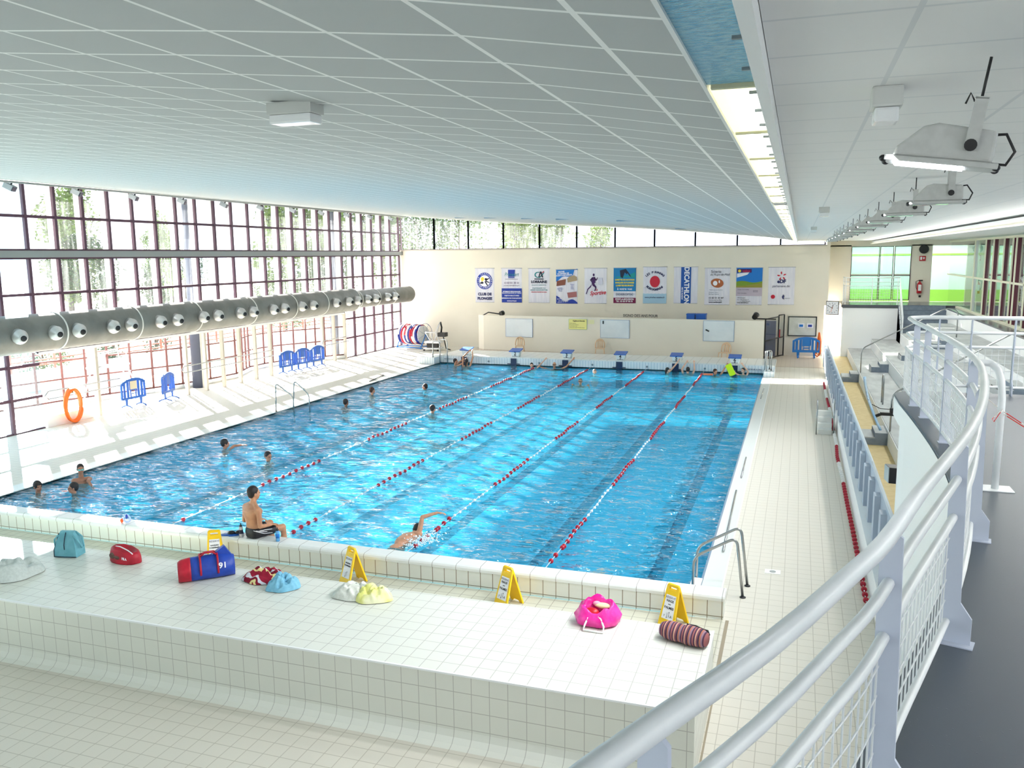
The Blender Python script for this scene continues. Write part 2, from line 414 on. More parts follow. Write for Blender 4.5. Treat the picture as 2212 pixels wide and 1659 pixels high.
# near end wall with rounded coping, far end wall
mb = MB().box(-15.45, -.31, 0, .42, 0, .29); struct(mb.build('pool_end_wall', WALLT), 'low white tiled wall at the near pool end')
cp = [(-.325,.27),(-.325,.31),(-.31,.335),(-.28,.35),(-.02,.35),(0,.335),(0,.27)]
struct(MB().prism(cp, 0, -15.45, .435, smooth=False).build('pool_end_coping', COPING), 'rounded white coping on the near pool wall')
struct(MB().box(-15.0, 25, -.1, .42, 25.45, .31).build('pool_far_wall', FARW), 'far pool end wall of pale blue tiles')
struct(MB().box(-15.02, 24.99, .3, .43, 27.3, .35).build('pool_far_coping', COPING), 'white coping platform carrying the starting blocks')
struct(MB().box(.0, 23.9, 0, .42, 25, .2).build('pool_corner_step', FARW), 'tiled step at the far right pool corner')
struct(MB().box(-15.9, 24.3, 0, -15, 25.45, .3).build('pool_corner_step', FARW), 'tiled step at the far left pool corner')
# tiled bench in the foreground
mb = MB(); cv = [(-4.2,.77),(-2.37,.77),(-2.37,0),(-4.34,0),(-4.27,.02),(-4.22,.07),(-4.2,.14)]
mb.prism(cv, 0, -16, .467); struct(mb.build('tiled_bench', BENCH), 'long white tiled platform in the foreground')
struct(MB().box(-16, -4.212, .755, .47, -4.19, .775).box(.455, -4.2, .755, .477, -2.37, .775).build('bench_edge', WHITE), 'white nosing along the platform edge')
struct(MB().box(.455, -2.4, 0, .5, -.33, .009).box(.48,-6,0,.5,-2.4,.009).build('floor_joint', mat('joint_brown', srgb(150,138,118), .7)), 'brown expansion joint beside the platform')

# ceiling slab
PX = [-21.4,-20.3,-16.3,-13.75,-10.8,-7.9,-5.2,-2.5,-1.87,-1.37,-.87,-.37,.13,.63,.87]
PZ = [7.42,7.33,6.99,6.8,6.62,6.45,6.27,6.03,5.971,5.927,5.88,5.829,5.774,5.69,5.65]
def ceilz(x):
    if x >= .87: return 5.62
    for i in range(len(PX)-1):
        if x <= PX[i+1]: t = (x-PX[i])/(PX[i+1]-PX[i]); return PZ[i]+t*(PZ[i+1]-PZ[i])
poly = list(zip(PX, PZ))+[(.87,8.0),(-21.4,8.0)]
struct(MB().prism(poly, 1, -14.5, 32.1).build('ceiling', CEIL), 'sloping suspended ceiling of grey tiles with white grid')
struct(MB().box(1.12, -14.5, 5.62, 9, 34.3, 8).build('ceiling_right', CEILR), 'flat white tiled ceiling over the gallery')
struct(MB().box(.85, -14.5, 5.8, 1.14, 34.3, 8).build('ceiling_light_slot', WHITE), 'slot in the ceiling behind the light strip')

# walls
bw = MB().box(-20.6, 31.8, 0, 2.45, 32.1, 5.4); struct(bw.build('wall_back', CREAM), 'cream wall behind the pool')
struct(MB().box(-20.3, 31.76, 5.05, 2.45, 31.8, 5.4).build('trim_1', CREAM), 'slightly raised cream band under the high windows')
struct(MB().box(-20.3, 31.7, 5.36, 2.45, 31.8, 5.42).build('trim_2', MULL), 'sill of the high windows')
struct(MB().box(-20.9, -14.8, 0, 9, -14.5, 4.0).box(-20.9, -14.8, 5.0, 9, -14.5, 8).box(-20.9,-14.8,1,-18,-14.5,5.3).box(-9,-14.8,1,-8,-14.5,5.3).box(1,-14.8,1,2,-14.5,5.3).build('wall_front', PLASTER))  # unseen wall; its open slot is added to let sky light in
struct(MB().box(2.45, 31.8, 2.5, 2.6, 34, 5.62).build('wall_return', CREAM), 'narrow return wall right of the back wall')  # upper part kept solid to block sun from the landing
struct(MB().box(-20.9, -14.5, 0, -20.3, -6.4, 7.4).build('wall_left', PLASTER))

# ------------------------------------------------------------------ left window wall
ROWS_LO = [0, 1.0, 1.97, 2.95, 4.05, 5.12]; ROWS_HI = [5.34, 6.33, 7.3]
Y0, DY = 7.28, 1.055
wn = 0
for k in range(-13, 23):
    y0, y1 = Y0+DY*k, Y0+DY*(k+1)
    wn += 1
    full = k < 0 or k >= 17
    lo = ROWS_LO if full else [2.32]+ROWS_LO[3:]
    fm = MB()
    for y in ((y0,) if k < 22 else (y0, y1)):
        fm.box(-20.36, y-.045, lo[0], -20.26, y+.045, 5.12).box(-20.36, y-.045, 5.34, -20.26, y+.045, 7.3)
    for z in lo: fm.box(-20.35, y0, z-.042, -20.275, y1, z+.042)
    for z in ROWS_HI: fm.box(-20.35, y0, z-.042, -20.275, y1, z+.042)
    f = struct(fm.build('window_%d' % wn, DKPURP), 'aubergine framed bay of the tall left window wall')
    rv = MB().box(-20.6, y0-.02, lo[0], -20.37, y0+.02, 7.3); rv.build('outer_mullion', WHITE, f)
    gm = MB(); rr = lo+[5.12] if lo[-1] != 5.12 else lo
    for a, b in list(zip(lo, lo[1:]))+list(zip(ROWS_HI, ROWS_HI[1:])):
        gm.quad((-20.32,y0,a),(-20.32,y1,a),(-20.32,y1,b),(-20.32,y0,b))
    gm.build('window_pane', GLASSB if k < 0 else GLASS, f, fixn=False)
struct(MB().box(-20.5, -6.4, 5.13, -20.16, 31.8, 5.33).build('trim_3', GREYP), 'long grey horizontal beam across the window wall')
struct(MB().box(-20.45, -14.5, 7.28, -19.95, 31.8, 7.345).build('trim_4', mat('grey_green_trim', srgb(176,190,190), .4)), 'pale trough along the top of the window wall')
struct(MB().tube([(-19.85,-14,7.24),(-19.85,31.7,7.24)], .035, 8).build('trim_5', GREYP), 'pipe under the ceiling edge')
struct(MB().box(-20.4, 7.28, 2.24, -20.2, 25.1, 2.32).box(-21.0, 7.28, 2.3, -20.3, 25.1, 2.42).build('ceiling_recess', WHITE), 'soffit of the recessed terrace entrance')
# recessed entrance glazing
RW = [(-23.3,7.3),(-23.25,8.6),(-22.95,10.5),(-22.5,12.1),(-21.95,13.7),(-21.6,14.9),(-21.4,16.3),(-21.35,17.9),(-21.75,18.9),(-22.15,19.9),(-22.2,21.1),(-22.0,22.2),(-21.4,23.4),(-20.9,24.3),(-20.35,25.2)]
def lerp(a, b, t): return tuple(p+(q-p)*t for p, q in zip(a, b))
FRM = mat('pinkish_cream_frame', srgb(112,70,66), .5)
for i in range(len(RW)-1):
    a, b = RW[i], RW[i+1]; wn += 1
    fm, gm = MB(), MB()
    isdoor = i in (9,)
    zz = [.2,.95,1.6,2.24]
    for p in (a, lerp(a, b, .5)): fm.cyl((*p, .0), (*p, 2.3), .042, seg=6)
    for z in zz: fm.tube([(*a, z), (*b, z)], .034, 6)
    gm.quad((*a,.2),(*b,.2),(*b,2.3),(*a,2.3))
    nm = 'door_1' if isdoor else 'window_%d' % wn
    f = struct(fm.build(nm, FRM), 'glazed terrace door' if isdoor else 'glazed panel of the curved terrace entrance')
    gm.build('window_pane', GLASSC, f, fixn=False)
    if isdoor: MB().cyl((a[0]+.08,a[1]+.1,.9),(a[0]+.08,a[1]+.1,1.2),.02).build('door_handle', STEEL, f)
    struct(MB().tube([(*a,.08),(*b,.08)], .1, 6).build('baseboard_recess', PLASTER))
struct(MB().box(-20.75, 7.35, 0, -20.25, 9.1, .34).build('plinth', PLASTER), 'low white plinth behind the orange hose')
for y in [9.39, 13.61, 14.67, 15.72, 16.78, 17.83, 18.89, 23.1, 24.16, 25.2]:
    struct(MB().box(-20.36, y-.05, 0, -20.22, y+.05, 2.3).build('window_post', MULL), 'cream post below the window wall')
for y in (4.9, 15.3, 25.75):
    c = MB().cyl((-21.15,y,0),(-21.15,y,7.3),.25,seg=28)
    c = struct(c.build('round_column', mat('column_slate', srgb(74,80,98), .6)), 'tall dark round column outside the glass')
    MB().box(-20.97,y-.09,0,-20.88,y+.09,7.28).build('column_strip', MULL, c)

# back clerestory
CX = [-20.3+2.06*i for i in range(12)]
for i in range(11):
    x0, x1 = CX[i], min(CX[i+1], 2.42); wn += 1
    t0, t1 = ceilz(x0), (ceilz(x1) if x1 < .8 else 5.6)
    if x1 > 1: t0, t1 = 5.75, 5.62
    fm = MB()
    for x, t in ((x0, t0), (x1, t1)): fm.box(x-.035, 31.82, 5.42, x+.035, 31.92, t-.01)
    fm.box(x0, 31.83, 5.4, x1, 31.9, 5.45)
    f = struct(fm.build('window_%d' % wn, mat('grey_purple_frame', srgb(120,104,112), .5)), 'high window above the cream back wall')
    MB().quad((x0,31.86,5.42),(x1,31.86,5.42),(x1,31.86,t1-.02),(x0,31.86,t0-.02)).build('window_pane', GLASS, f, fixn=False)

# ------------------------------------------------------------------ low partition with boards
pp = [(-15.0,30.2),(-14.6,29.9),(-11,29.55),(-6.9,29.3),(-3,29.05),(-.22,28.9)]
mb = MB()
for z0, z1, o in ((0, 1.93, 0),):
    for a, b in zip(pp, pp[1:]):
        mb.prism([a, b, (b[0], b[1]+.14), (a[0], a[1]+.14)], 2, z0, z1)
PART = mb
part = struct(PART.build('wall_partition', CREAM), 'low cream partition wall behind the starting blocks')
mb = MB()
for a, b in zip(pp, pp[1:]): mb.prism([(a[0],a[1]-.012),(b[0],b[1]-.012),b,a], 2, 0, .12)
struct(mb.build('baseboard_partition', DECKB))
def party(x):
    for a, b in zip(pp, pp[1:]):
        if x <= b[0]: return a[1]+(b[1]-a[1])*(x-a[0])/(b[0]-a[0])
    return pp[-1][1]
# ------------------------------------------------------------------ gallery and stands on the right
struct(MB().box(2.62, .3, 0, 3.56, 34, .12).build('gallery_floor', SAND), 'sand coloured gallery walkway')
struct(MB().box(2.42, -2, 0, 2.62, 25.9, .45).build('wall_gallery', PLASTER), 'low white wall along the pool deck')
bar = thing('parapet', 'long grey slatted parapet between pool deck and gallery walkway', 'parapet', (2.5,12,.4))
BG = mat('parapet_grey', srgb(176,188,204), .45)
bx = [(2.42,25.9),(2.52,13.4),(2.6,4.3),(2.62,-2)]
mb = MB()
for a, b in zip(bx, bx[1:]): mb.prism([a, b, (b[0]+.04,b[1]), (a[0]+.04,a[1])], 2, .4, 1.28)
mb.build('panel', BG, bar)
mb = MB()
for a, b in zip(bx, bx[1:]): mb.tube([(a[0]+.02,a[1],1.3),(b[0]+.02,b[1],1.3)], .028, 8)
mb.build('top_rail', mat('parapet_rail', srgb(206,216,226), .35), bar)
def barx(y):
    for a, b in zip(bx, bx[1:]):
        if y >= b[1]: return a[0]+(b[0]-a[0])*(y-a[1])/(b[1]-a[1])
    return 2.62
for k in range(27):
    y = 25.7-k*1.0
    MB().box(barx(y)-.09, y-.3, .3, barx(y)+.0, y-.04, 1.2).build('fin', BG, bar)
nR = 4
for k in range(nR):
    x0 = 3.55+1.02*k; z = .53+.47*k
    if k < nR-1: x1 = x0+1.02
    else: x1 = 7.6
    y1 = 31 if k < 2 else 28.9
    struct(MB().box(x0, .6, 0 if k == 0 else z-.5, x1, y1, z-.02).build('stand_row', PLASTER), 'white riser of the concrete seating steps')
    struct(MB().box(x0+.02, .62, z-.02, x1, y1, z).build('stand_tread', TREAD), 'grey tread of the seating steps')
struct(MB().box(7.6, .6, 0, 12, 34, 2.45).build('upper_walkway', PLASTER))
struct(MB().box(7.6, .6, 2.45, 12, 34, 2.5).build('upper_walkway_floor', mat('dark_grey_floor', srgb(95,98,102), .25)))
def steps(y, rows):
    for r in rows:
        if r < 0:
            x0, zb = 2.95, .12; h = .2
        else:
            x0, zb = 3.55+1.02*r+.42, .53+.47*r; h = .235
        xe = 3.55+1.02*(r+1)
        struct(MB().box(x0, y, zb, x0+.3, y+1.05, zb+h-.04 if r >= 0 else zb+.17).box(x0+.3, y, zb, xe, y+1.05, zb+.31).build('aisle_step', GREYSTEP), 'grey step block in the stand aisle')
        struct(MB().box(x0-.02, y+.0, zb, x0, y+1.05, zb+.17).box(x0, y+.02, zb+.165, x0+.3, y+1.05, zb+.20).box(x0+.3, y+.02, zb+.31, xe, y+1.05, zb+.318).build('aisle_step_tread', TREAD))
steps(22.5, (-1, 0, 1, 2)); steps(11.3, (-1, 0, 1, 2))
# landing, white wall and stairs
struct(MB().box(3.25, 31, 0, 5.65, 34, 2.45).box(3.25, 32.9, 2.45, 8, 34, 2.5).build('wall_landing', PLASTER), 'tall white wall under the landing')
struct(MB().box(3.18, 30.95, 2.47, 8.1, 34, 2.6).build('landing_floor', mat('landing_dark', srgb(80,84,92), .2)), 'dark landing floor')
mb = MB(); n = 8
for i in range(n):
    mb.box(5.65, 28.9+.262*i, .9, 7.6, 31.05, 1.0+.2*(i+1))
struct(mb.build('staircase', GREYSTEP), 'grey stairs rising to the landing')
mb = MB()
for i in range(n): mb.box(5.64, 28.89+.262*i, 1.2+.2*i-.012, 7.6, 28.95+.262*i, 1.2+.2*i+.004)
struct(mb.build('stair_nosings', mat('nosing', srgb(92,104,122), .6)))
struct(MB().box(2.45, 34, 0, 12, 34.2, 2.6).box(2.45,34,5.34,12,34.2,5.62).box(2.45,34,2.6,3.67,34.2,5.4).box(6.42,34,2.6,7.35,34.2,5.4).build('wall_landing_back', CREAM), 'pale wall behind the landing')
for i, (x0, x1) in enumerate(((3.67,4.98),(5.0,5.62),(5.66,6.42))):
    wn += 1; fm = MB()
    for x in (x0, x1): fm.box(x-.03 if x > x0 else x, 33.97, 2.68, x if x > x0 else x+.03, 34.05, 5.33)
    for z in (2.68, 3.87, 5.3): fm.box(x0, 33.97, z, x1, 34.05, z+.035)
    f = struct(fm.build('window_%d' % wn, DKPURP), 'green lit window behind the landing')
    MB().quad((x0,34.02,2.7),(x1,34.02,2.7),(x1,34.02,5.3),(x0,34.02,5.3)).build('window_pane', GLASSG, f, fixn=False)
    MB().box(x0,33.98,3.88,x1,34.03,3.96).build('transom', MULL, f)
# rooms behind the glazing
PG = mat('pale_green_wall', srgb(186,220,200), .7)
struct(MB().box(2.6, 36.4, 2.4, 15, 36.5, 5.7).box(12.4, -3, 2.4, 12.5, 36.4, 5.7).build('wall_green', PG), 'pale green wall of the room behind the glass')
GB = mat('green_band', srgb(140,196,70), .6)
struct(MB().box(2.6, 36.36, 4.86, 12.4, 36.4, 4.95).box(2.6, 36.36, 2.5, 12.4, 36.4, 3.1).box(12.36, 15, 4.86, 12.4, 36.4, 4.95).box(12.36, 20, 2.5, 12.4, 30, 4.2).build('trim_6', GB), 'green stripe painted on the wall')
struct(MB().box(2.45,34,2.4,2.6,36.5,5.8).box(2.6, 34.2, 2.4, 12.5, 36.5, 2.5).box(9,-3,5.7,12.5,36.5,5.8).box(2.6,34.2,5.7,12.5,36.5,5.8).build('ceiling_room', WHITE))
# red mullioned glazing along the upper walkway
REDM = mat('oxblood_mullion', srgb(92,30,48), .4)
ym = [33.8]+[D-11.64+.1 for D in (38.9,36.8,35.4,33.7,32.4,31.9,30.5,29.4,28.7,27.3,26.2,25.2,24.3,23.2,22.3,21.2,20.2,19.2,18.2,17.2,16.2,15.2,14.2,13.2,12.2)]
for i in range(len(ym)-1):
    y1, y0 = ym[i], ym[i+1]; wn += 1
    alu = i < 1
    fm = MB().box(8.06, y0, 2.55, 8.1+(.05 if alu else .24), y0+.05, 5.5)
    f = struct(fm.build('window_%d' % wn, ALU if alu else REDM), 'bay of the glazing beside the upper walkway')
    MB().box(8.02, y0-.01, 2.52, 8.06, y0+.06, 5.52).box(8.02, y0, 3.93, 8.07, y1, 4.0).box(8.02, y0, 2.5, 8.1, y1, 2.58).box(8.02,y0,5.48,8.1,y1,5.56).build('window_frame', mat('cream_frame', srgb(232,228,205), .5), f)
    MB().quad((8.12,y0,2.58),(8.12,y1,2.58),(8.12,y1,5.5),(8.12,y0,5.5)).build('window_pane', GLASSG if i%3 else GLASSC, f, fixn=False)
# mullions edge-on in the return wall
f = struct(MB().box(2.43,32.2,2.65,2.47,32.3,5.3).box(2.43,33.2,2.65,2.47,33.35,5.3).box(2.43,32.2,3.95,2.47,33.35,4.05).build('window_%d' % (wn+1), REDM))
for nm in ('wall_right',): struct(MB().box(12.5,-14.8,0,12.8,36.5,8).build(nm, PLASTER))
struct(MB().box(2.45, 36.5, 0, 12.8, 36.8, 8).build('wall_far_room', PLASTER))

# raised platform where the photographer stands
CV = [(.6,-11.4),(.78,-10.85),(.95,-10.42),(1.2,-9.89),(1.38,-9.43),(1.5,-9.1),(1.66,-8.53),(1.83,-7.97),(2.03,-7.29),(2.22,-6.51),(2.39,-5.63),(2.52,-4.76),(2.58,-3.88),(2.6,-2.98),(2.59,-1.7),(2.565,-.7)]
def smooth(pts, n=4):
    out = []
    for i in range(len(pts)-1):
        p0, p1, p2, p3 = [Vector(pts[max(0,min(len(pts)-1,j))]) for j in (i-1,i,i+1,i+2)]
        for k in range(n):
            t = k/n
            out.append(.5*((2*p1)+(-p0+p2)*t+(2*p0-5*p1+4*p2-p3)*t*t+(-p0+3*p1-3*p2+p3)*t**3))
    out.append(Vector(pts[-1])); return out
def corner(cx, cy, r, a0, a1, n=8): return [(cx+r*cos(a0+(a1-a0)*i/n), cy+r*sin(a0+(a1-a0)*i/n)) for i in range(n+1)]
curve = [tuple(p) for p in smooth([Vector((a,b,0)) for a,b in CV], 3)]
curve = [(p[0],p[1]) for p in curve]
def outline(off):
    """railing plan pushed outwards (towards the pool) by off"""
    pts = []
    n = len(curve)
    for i, p in enumerate(curve):
        a, b = curve[max(0,i-1)], curve[min(n-1,i+1)]
        d = Vector((b[0]-a[0], b[1]-a[1])).normalized()
        pts.append((p[0]-d.y*off, p[1]+d.x*off))
    pts += corner(2.85, -.15, .285+off, PI, PI/2)[1:]
    return pts
def plan(off, xe=6.0): return outline(off)+[(xe, .14+off)]
edge = outline(.12)
poly = edge+[(9, .26), (9,-14.5), (.3,-14.5), (.3,-11.6)]
struct(MB().prism(poly, 2, 3.0, 3.25).build('platform_floor', [STUD]), 'black studded rubber floor of the viewing platform')
band = outline(.125)+[(7.6,.265)]; mb = MB()
for a, b in zip(band, band[1:]): mb.quad((*a,2.98),(*b,2.98),(*b,3.22),(*a,3.22))
struct(mb.build('platform_fascia', PLASTER, fixn=False))
wl = outline(.04)+[(7.6,.18)]; mb = MB()
wl = [p for p in wl if p[1] > -4.2 or p[0] > 2.6]
for a, b in zip(wl, wl[1:]): mb.prism([a, b, (b[0]+.1,b[1]-.08), (a[0]+.1,a[1]-.08)], 2, 0, 3.0)
struct(mb.build('wall_platform', PLASTER), 'curved white wall under the viewing platform')

# ------------------------------------------------------------------ big curved railing
rail = thing('guard_rail', 'large white tubular guard rail curving along the black platform edge in the foreground', 'railing', (2.5,-3,3.25))
def path3(off, z, xe=6.0): return [(x, y, z) for x, y in plan(off, xe)]
MB().tube(path3(0, 4.22), .026, 14).build('handrail', RAIL, rail)
MB().tube(path3(.015, 4.03), .019, 12).build('middle_rail', RAIL, rail)
MB().tube(path3(.02, 3.85), .019, 12).build('middle_rail', RAIL, rail)
MB().tube(path3(.02, 3.35), .017, 12).build('bottom_rail', RAIL, rail)
pl = plan(.03, 6.0)
# resample for the mesh infill
def resample(pts, step):
    out = []; acc = 0; out.append((pts[0], 0)); 
    for a, b in zip(pts, pts[1:]):
        a, b = Vector(a), Vector(b); l = (b-a).length
        while acc+l >= step:
            t = (step-acc)/l; a = a+(b-a)*t; l = (b-a).length; acc = 0
            d = (b-a).normalized() if l > 1e-6 else d
            out.append((tuple(a), math.atan2((b-a).y, (b-a).x)))
        acc += l; d = (b-a).normalized() if l > 1e-6 else d
    return out
mb = MB()
for p, _ in resample(pl, .075): mb.tube([(*p,3.35),(*p,3.85)], .0035, 5, caps=False)
for z in (3.45,3.55,3.65,3.75): mb.tube([(x,y,z) for x,y in pl], .0035, 5)
mb.build('wire_mesh', RAIL, rail)
for y, on in ((-10.3,0),(-8.85,0),(-7.45,0),(-6.0,0),(-4.55,0),(-3.1,0),(-1.65,0),(-.55,0)):
    best = min(range(1,len(curve)-1), key=lambda i: abs(curve[i][1]-y)); a, b = curve[best-1], curve[best+1]; p = curve[best]
    ang = math.atan2(b[1]-a[1], b[0]-a[0]); M = T(p[0],p[1],3.25) @ RZ(ang)
    pf = [(.02,.96),(-.02,.93),(-.035,.2),(-.085,.13),(-.085,0),(.045,0),(.045,.93),(.03,.96)]
    mb = MB().prism(pf, 0, -.006, .006, M).box(-.045,-.1,0,.045,.055,.006,M)
    mb.build('post', POSTP, rail)
for x in (2.95,3.32,3.8,4.6):
    pf = [(-.02,.96),(.02,.96),(.045,.9),(.045,0),(-.07,0),(-.07,.13),(-.02,.2)]
    MB().prism([(y+.14,z+3.25) for y,z in pf], 0, x-.006, x+.006).build('post', POSTP, rail)
er = thing('hand_rail', 'thick white end rail looping down to a foot plate on the black floor', 'railing', (2.7,-4.6,3.25))
MB().tube([(2.55,-4.5,4.2),(2.6,-4.42,4.2),(2.66,-4.42,4.19),(2.70,-4.47,4.15),(2.715,-4.53,4.08),(2.715,-4.6,3.95),(2.71,-4.62,3.25)], .026, 14).build('tube', RAIL, er)
MB().rbox(2.6,-4.7,3.25,2.83,-4.52,3.258,.003).build('foot_plate', RAIL, er)
tp = meta(MB().tube([(2.55,-4.45,4.0),(2.72,-4.6,3.86),(2.95,-5.1,3.72),(3.3,-5.6,3.62)], .004, 5).tube([(2.72,-4.6,3.84),(3.0,-5.1,3.68),(3.35,-5.65,3.55)], .004, 5).tube([(2.72,-4.63,3.87),(2.69,-4.66,3.84),(2.66,-4.66,3.78),(2.65,-4.65,3.80),(2.7,-4.64,3.86)], .003, 5).build('barrier_tape', stripes('tape_stripes', [srgb(235,60,60), srgb(250,240,235)], 1, .3)), 'thin red and white barrier tape tied to the white end rail', 'tape')

# ------------------------------------------------------------------ air duct with nozzles
duct = thing('air_duct', 'long grey ventilation duct with jet nozzles running along the window wall', 'duct', (-19.35,24.3,3.0))
def spiral(y0, y1, r):
    n = int((y1-y0)/.12); mb = MB(); pr = []
    for i in range(n+1):
        y = y0+(y1-y0)*i/n; pr.append((y, r+(.006 if i % 2 else 0)))
    mb.lathe((-19.35,0,3.0), (0,1,0), pr, 40); return mb
spiral(-6, 24.3, .54).build('duct_tube', GALV, duct)
mb = MB().lathe((-19.35,0,3.0), (0,1,0), [(24.3,.55),(24.75,.43)], 40); mb.build('reducer', GALV, duct)
spiral(24.7, 30.6, .425).build('duct_tube', GALV, duct)
MB().lathe((-19.35,30.6,3.0),(0,1,0),[(0,.43),(.03,.44),(.05,.42),(.03,.3)],40).build('end_cap', GALV, duct)
for y in (7.05,10.0,12.9,16.1,18.9,21.4,24.3,24.75,26.6,28.4):
    r = .553 if y < 24.5 else .437
    MB().lathe((-19.35,y,3.0),(0,1,0),[(-.02,r),(-.02,r+.008),(.02,r+.008),(.02,r)],40).build('joint_ring', mat('white_tape', srgb(225,225,222), .5), duct)
NALU = vary('nozzle_alu', srgb(196,198,198), srgb(184,186,186), 4, .35, metal=.5)
nb = MB().lathe((0,0,0),(1,0,0),[(-.1,.2),(.2,.2),(.21,.205),(.22,.2),(.24,.195),(.37,.12),(.44,.085),(.43,.075)],28).build('nozzle', NALU)
nm_ = MB().lathe((0,0,0),(1,0,0),[(.40,.075),(.436,.08),(.435,.02)],20).build('nozzle_mouth', BLACK)
nb.parent = duct; nm_.parent = nb
NY = [5.42,6.58,7.41,8.71,9.46,10.74,11.56,12.87,13.67,14.96,15.76,17.07,17.85,19.12,20.01,21.91,23.07,23.87,25.11,25.94,27.23,28.05]
ordn = ['first','second','third','fourth','fifth','sixth','seventh','eighth','ninth','tenth','eleventh','twelfth']
for i, y in enumerate(NY):
    o, m_ = (nb, nm_) if i == 0 else (nb.copy(), nm_.copy())
    if i: C.objects.link(o); C.objects.link(m_); m_.parent = o
    o.location = Vector((-18.87 if y < 24.5 else -18.98, y, 3.02))-ORG[duct.name]; o.rotation_euler = (0,.12,-.35+.05*(i%2))

# ------------------------------------------------------------------ lights in the ceiling
LENS = mat('lamp_diffuser', srgb(250,246,205), .5, emit=(1,.96,.68), es=.62)
strip = thing('light_strip', 'long recessed fluorescent strip with glowing panels running down the ceiling', 'light', (1,0,5.64))
ys = [-8.4,-7.15,-5.9,-4.65,-3.4,-2.15,-.9]; yy = -.9
MB().box(.872,-14,5.645,.886,31.7,5.68).box(1.08,-14,5.56,1.118,31.7,5.68).build('housing', WHITE, strip)
MB().box(.886,-14,5.655,1.08,-8.42,5.66).build('foil_panel', FOIL, strip)
y = -8.4; k = 0
while y < 31:
    y1 = y+1.22
    if k == 6: MB().box(.9,y,5.64,1.08,y+.5,5.66).build('blank_panel', ALU, strip); y += .53; k += 1; continue
    MB().box(.892,y+.02,5.65,1.075,y1,5.66).build('diffuser', LENS, strip)
    MB().box(.9,y-.01,5.642,1.08,y+.02,5.662).build('divider', mat('divider', srgb(190,190,160), .5), strip)
    for xx in (.93+.02, 1.02): MB().box(xx,y+.08,5.646,xx+.035,y1-.08,5.651).build('tube_lamp', mat('tube_lamp', srgb(255,255,235), .4, emit=(1,1,.88), es=1.6), strip)
    y = y1+.02; k += 1
CLG = mat('clip_grey', srgb(110,120,125), .5)
for i in range(30):
    y = -10+.42*i; MB().rbox(1.03,y,5.632,1.09,y+.014,5.643,.002).build('clip', CLG, strip)

fl = local('flood_light', 'x', 'floodlight')
HS = vary('lamp_housing', srgb(196,198,196), srgb(188,190,188), 30, .45)
prof = [(-.17,-.055),(-.16,-.02),(-.08,.06),(-.03,.075),(.17,.06),(.175,-.03),(.17,-.055)]
fb = MB().prism(prof, 1, -.09, .09).build('housing', HS, fl)
md = fb.modifiers.new('b', 'BEVEL'); md.width = .012; md.segments = 3
MB().rbox(-.195,-.1,-.075,.195,.1,-.055,.004).build('front_frame', HS, fl)
MB().box(-.165,-.08,-.08,.08,.08,-.074).build('lamp_glass', mat('lamp_on', srgb(255,255,255), .2, emit=(.85,.9,1), es=14), fl)
MB().box(.07,-.112,-.02,.115,-.104,.17).box(.07,.104,-.02,.115,.112,.17).box(.07,-.112,.165,.115,.112,.173).build('bracket', HS, fl)
for s in (-1,1): MB().cyl((.09,s*.112,.0),(.09,s*.122,.0),.022,seg=14).build('pivot_knob', BLACK, fl)
for x, yv in ((-.2,-.07),(-.2,.07),(.19,-.06),(.19,.06)): MB().ell((x,yv,-.068),(.015,.015,.013)).build('clip', BLACK, fl)
MB().tube([(.12,0,.05),(.2,0,.06),(.24,0,.0),(.22,0,-.05),(.17,0,-.05)], .006, 6).build('cable', BLACK, fl)
MB().cyl((.09,0,.17),(.09,0,.33),.006,seg=6).tube([(.04,0,.16),(.05,0,.2),(.07,0,.17)],.004,5).build('hook', BLACK, fl)
ords = ['nearest','second nearest','third nearest','fourth nearest','fifth nearest','sixth nearest','seventh nearest','eighth nearest','ninth nearest','tenth nearest','eleventh nearest','twelfth nearest','farthest']
xs = [(1.628,-8.78,.0)]+[(2.0+.0*k, -5.95+1.66*k, 0) for k in range(12)]
for i, (x, y, a) in enumerate(xs):
    lab = 'grey floodlight hanging from the ceiling on the right, %s of the row' % ords[i]
    if i == 0: fl.location = (x,y,5.36); fl.scale = (.78,.78,.78); fl['label'] = lab; fl['group'] = 'floodlights above the gallery'; fl.rotation_euler = (0,.15,-.15)
    else:
        o = dup(fl, (x,y,5.39), None, lab); o.rotation_euler = (0,0,-.1)
# farther lamps get plain unlit glass; the area lights below still shine
offm = mat('unlit_glass', srgb(170,180,185), .1)
for o in list(C.objects):
    if o.name.startswith('lamp_glass') and o.parent and o.parent is not fl:
        o.data = o.data.copy() if not MATS.get('_off') else MATS['_off']
        if not MATS.get('_off'): o.data.materials.clear(); o.data.materials.append(offm); MATS['_off'] = o.data
MATS.pop('_off', None)
CLR = mat('clear_plastic', srgb(235,238,240), .1)
def emlight(x, y, w, d, label, rz=0):
    t = thing('emergency_light', label, 'light', (x, y, ceilz(x)), 'emergency lights on the ceiling', 0); z = ceilz(x)
    MB().rbox(x-w/2,y-d/2,z-.07,x+w/2,y+d/2,z,.008).build('base', mat('em_base', srgb(200,203,200), .4), t)
    MB().rbox(x-w/2+.01,y-d/2+.01,z-.12,x+w/2-.01,y+d/2-.01,z-.07,.01).build('cover', CLR, t)
emlight(-1.62,-7.22,.3,.15,'grey emergency light box on the grey left part of the ceiling')
emlight(1.5,-8.3,.1,.14,'small clear emergency light on the right ceiling before the first floodlight')
emlight(1.5,-.1,.13,.16,'small emergency light midway along the right ceiling')
emlight(1.5,8.5,.13,.16,'distant small emergency light near the far end of the strip')
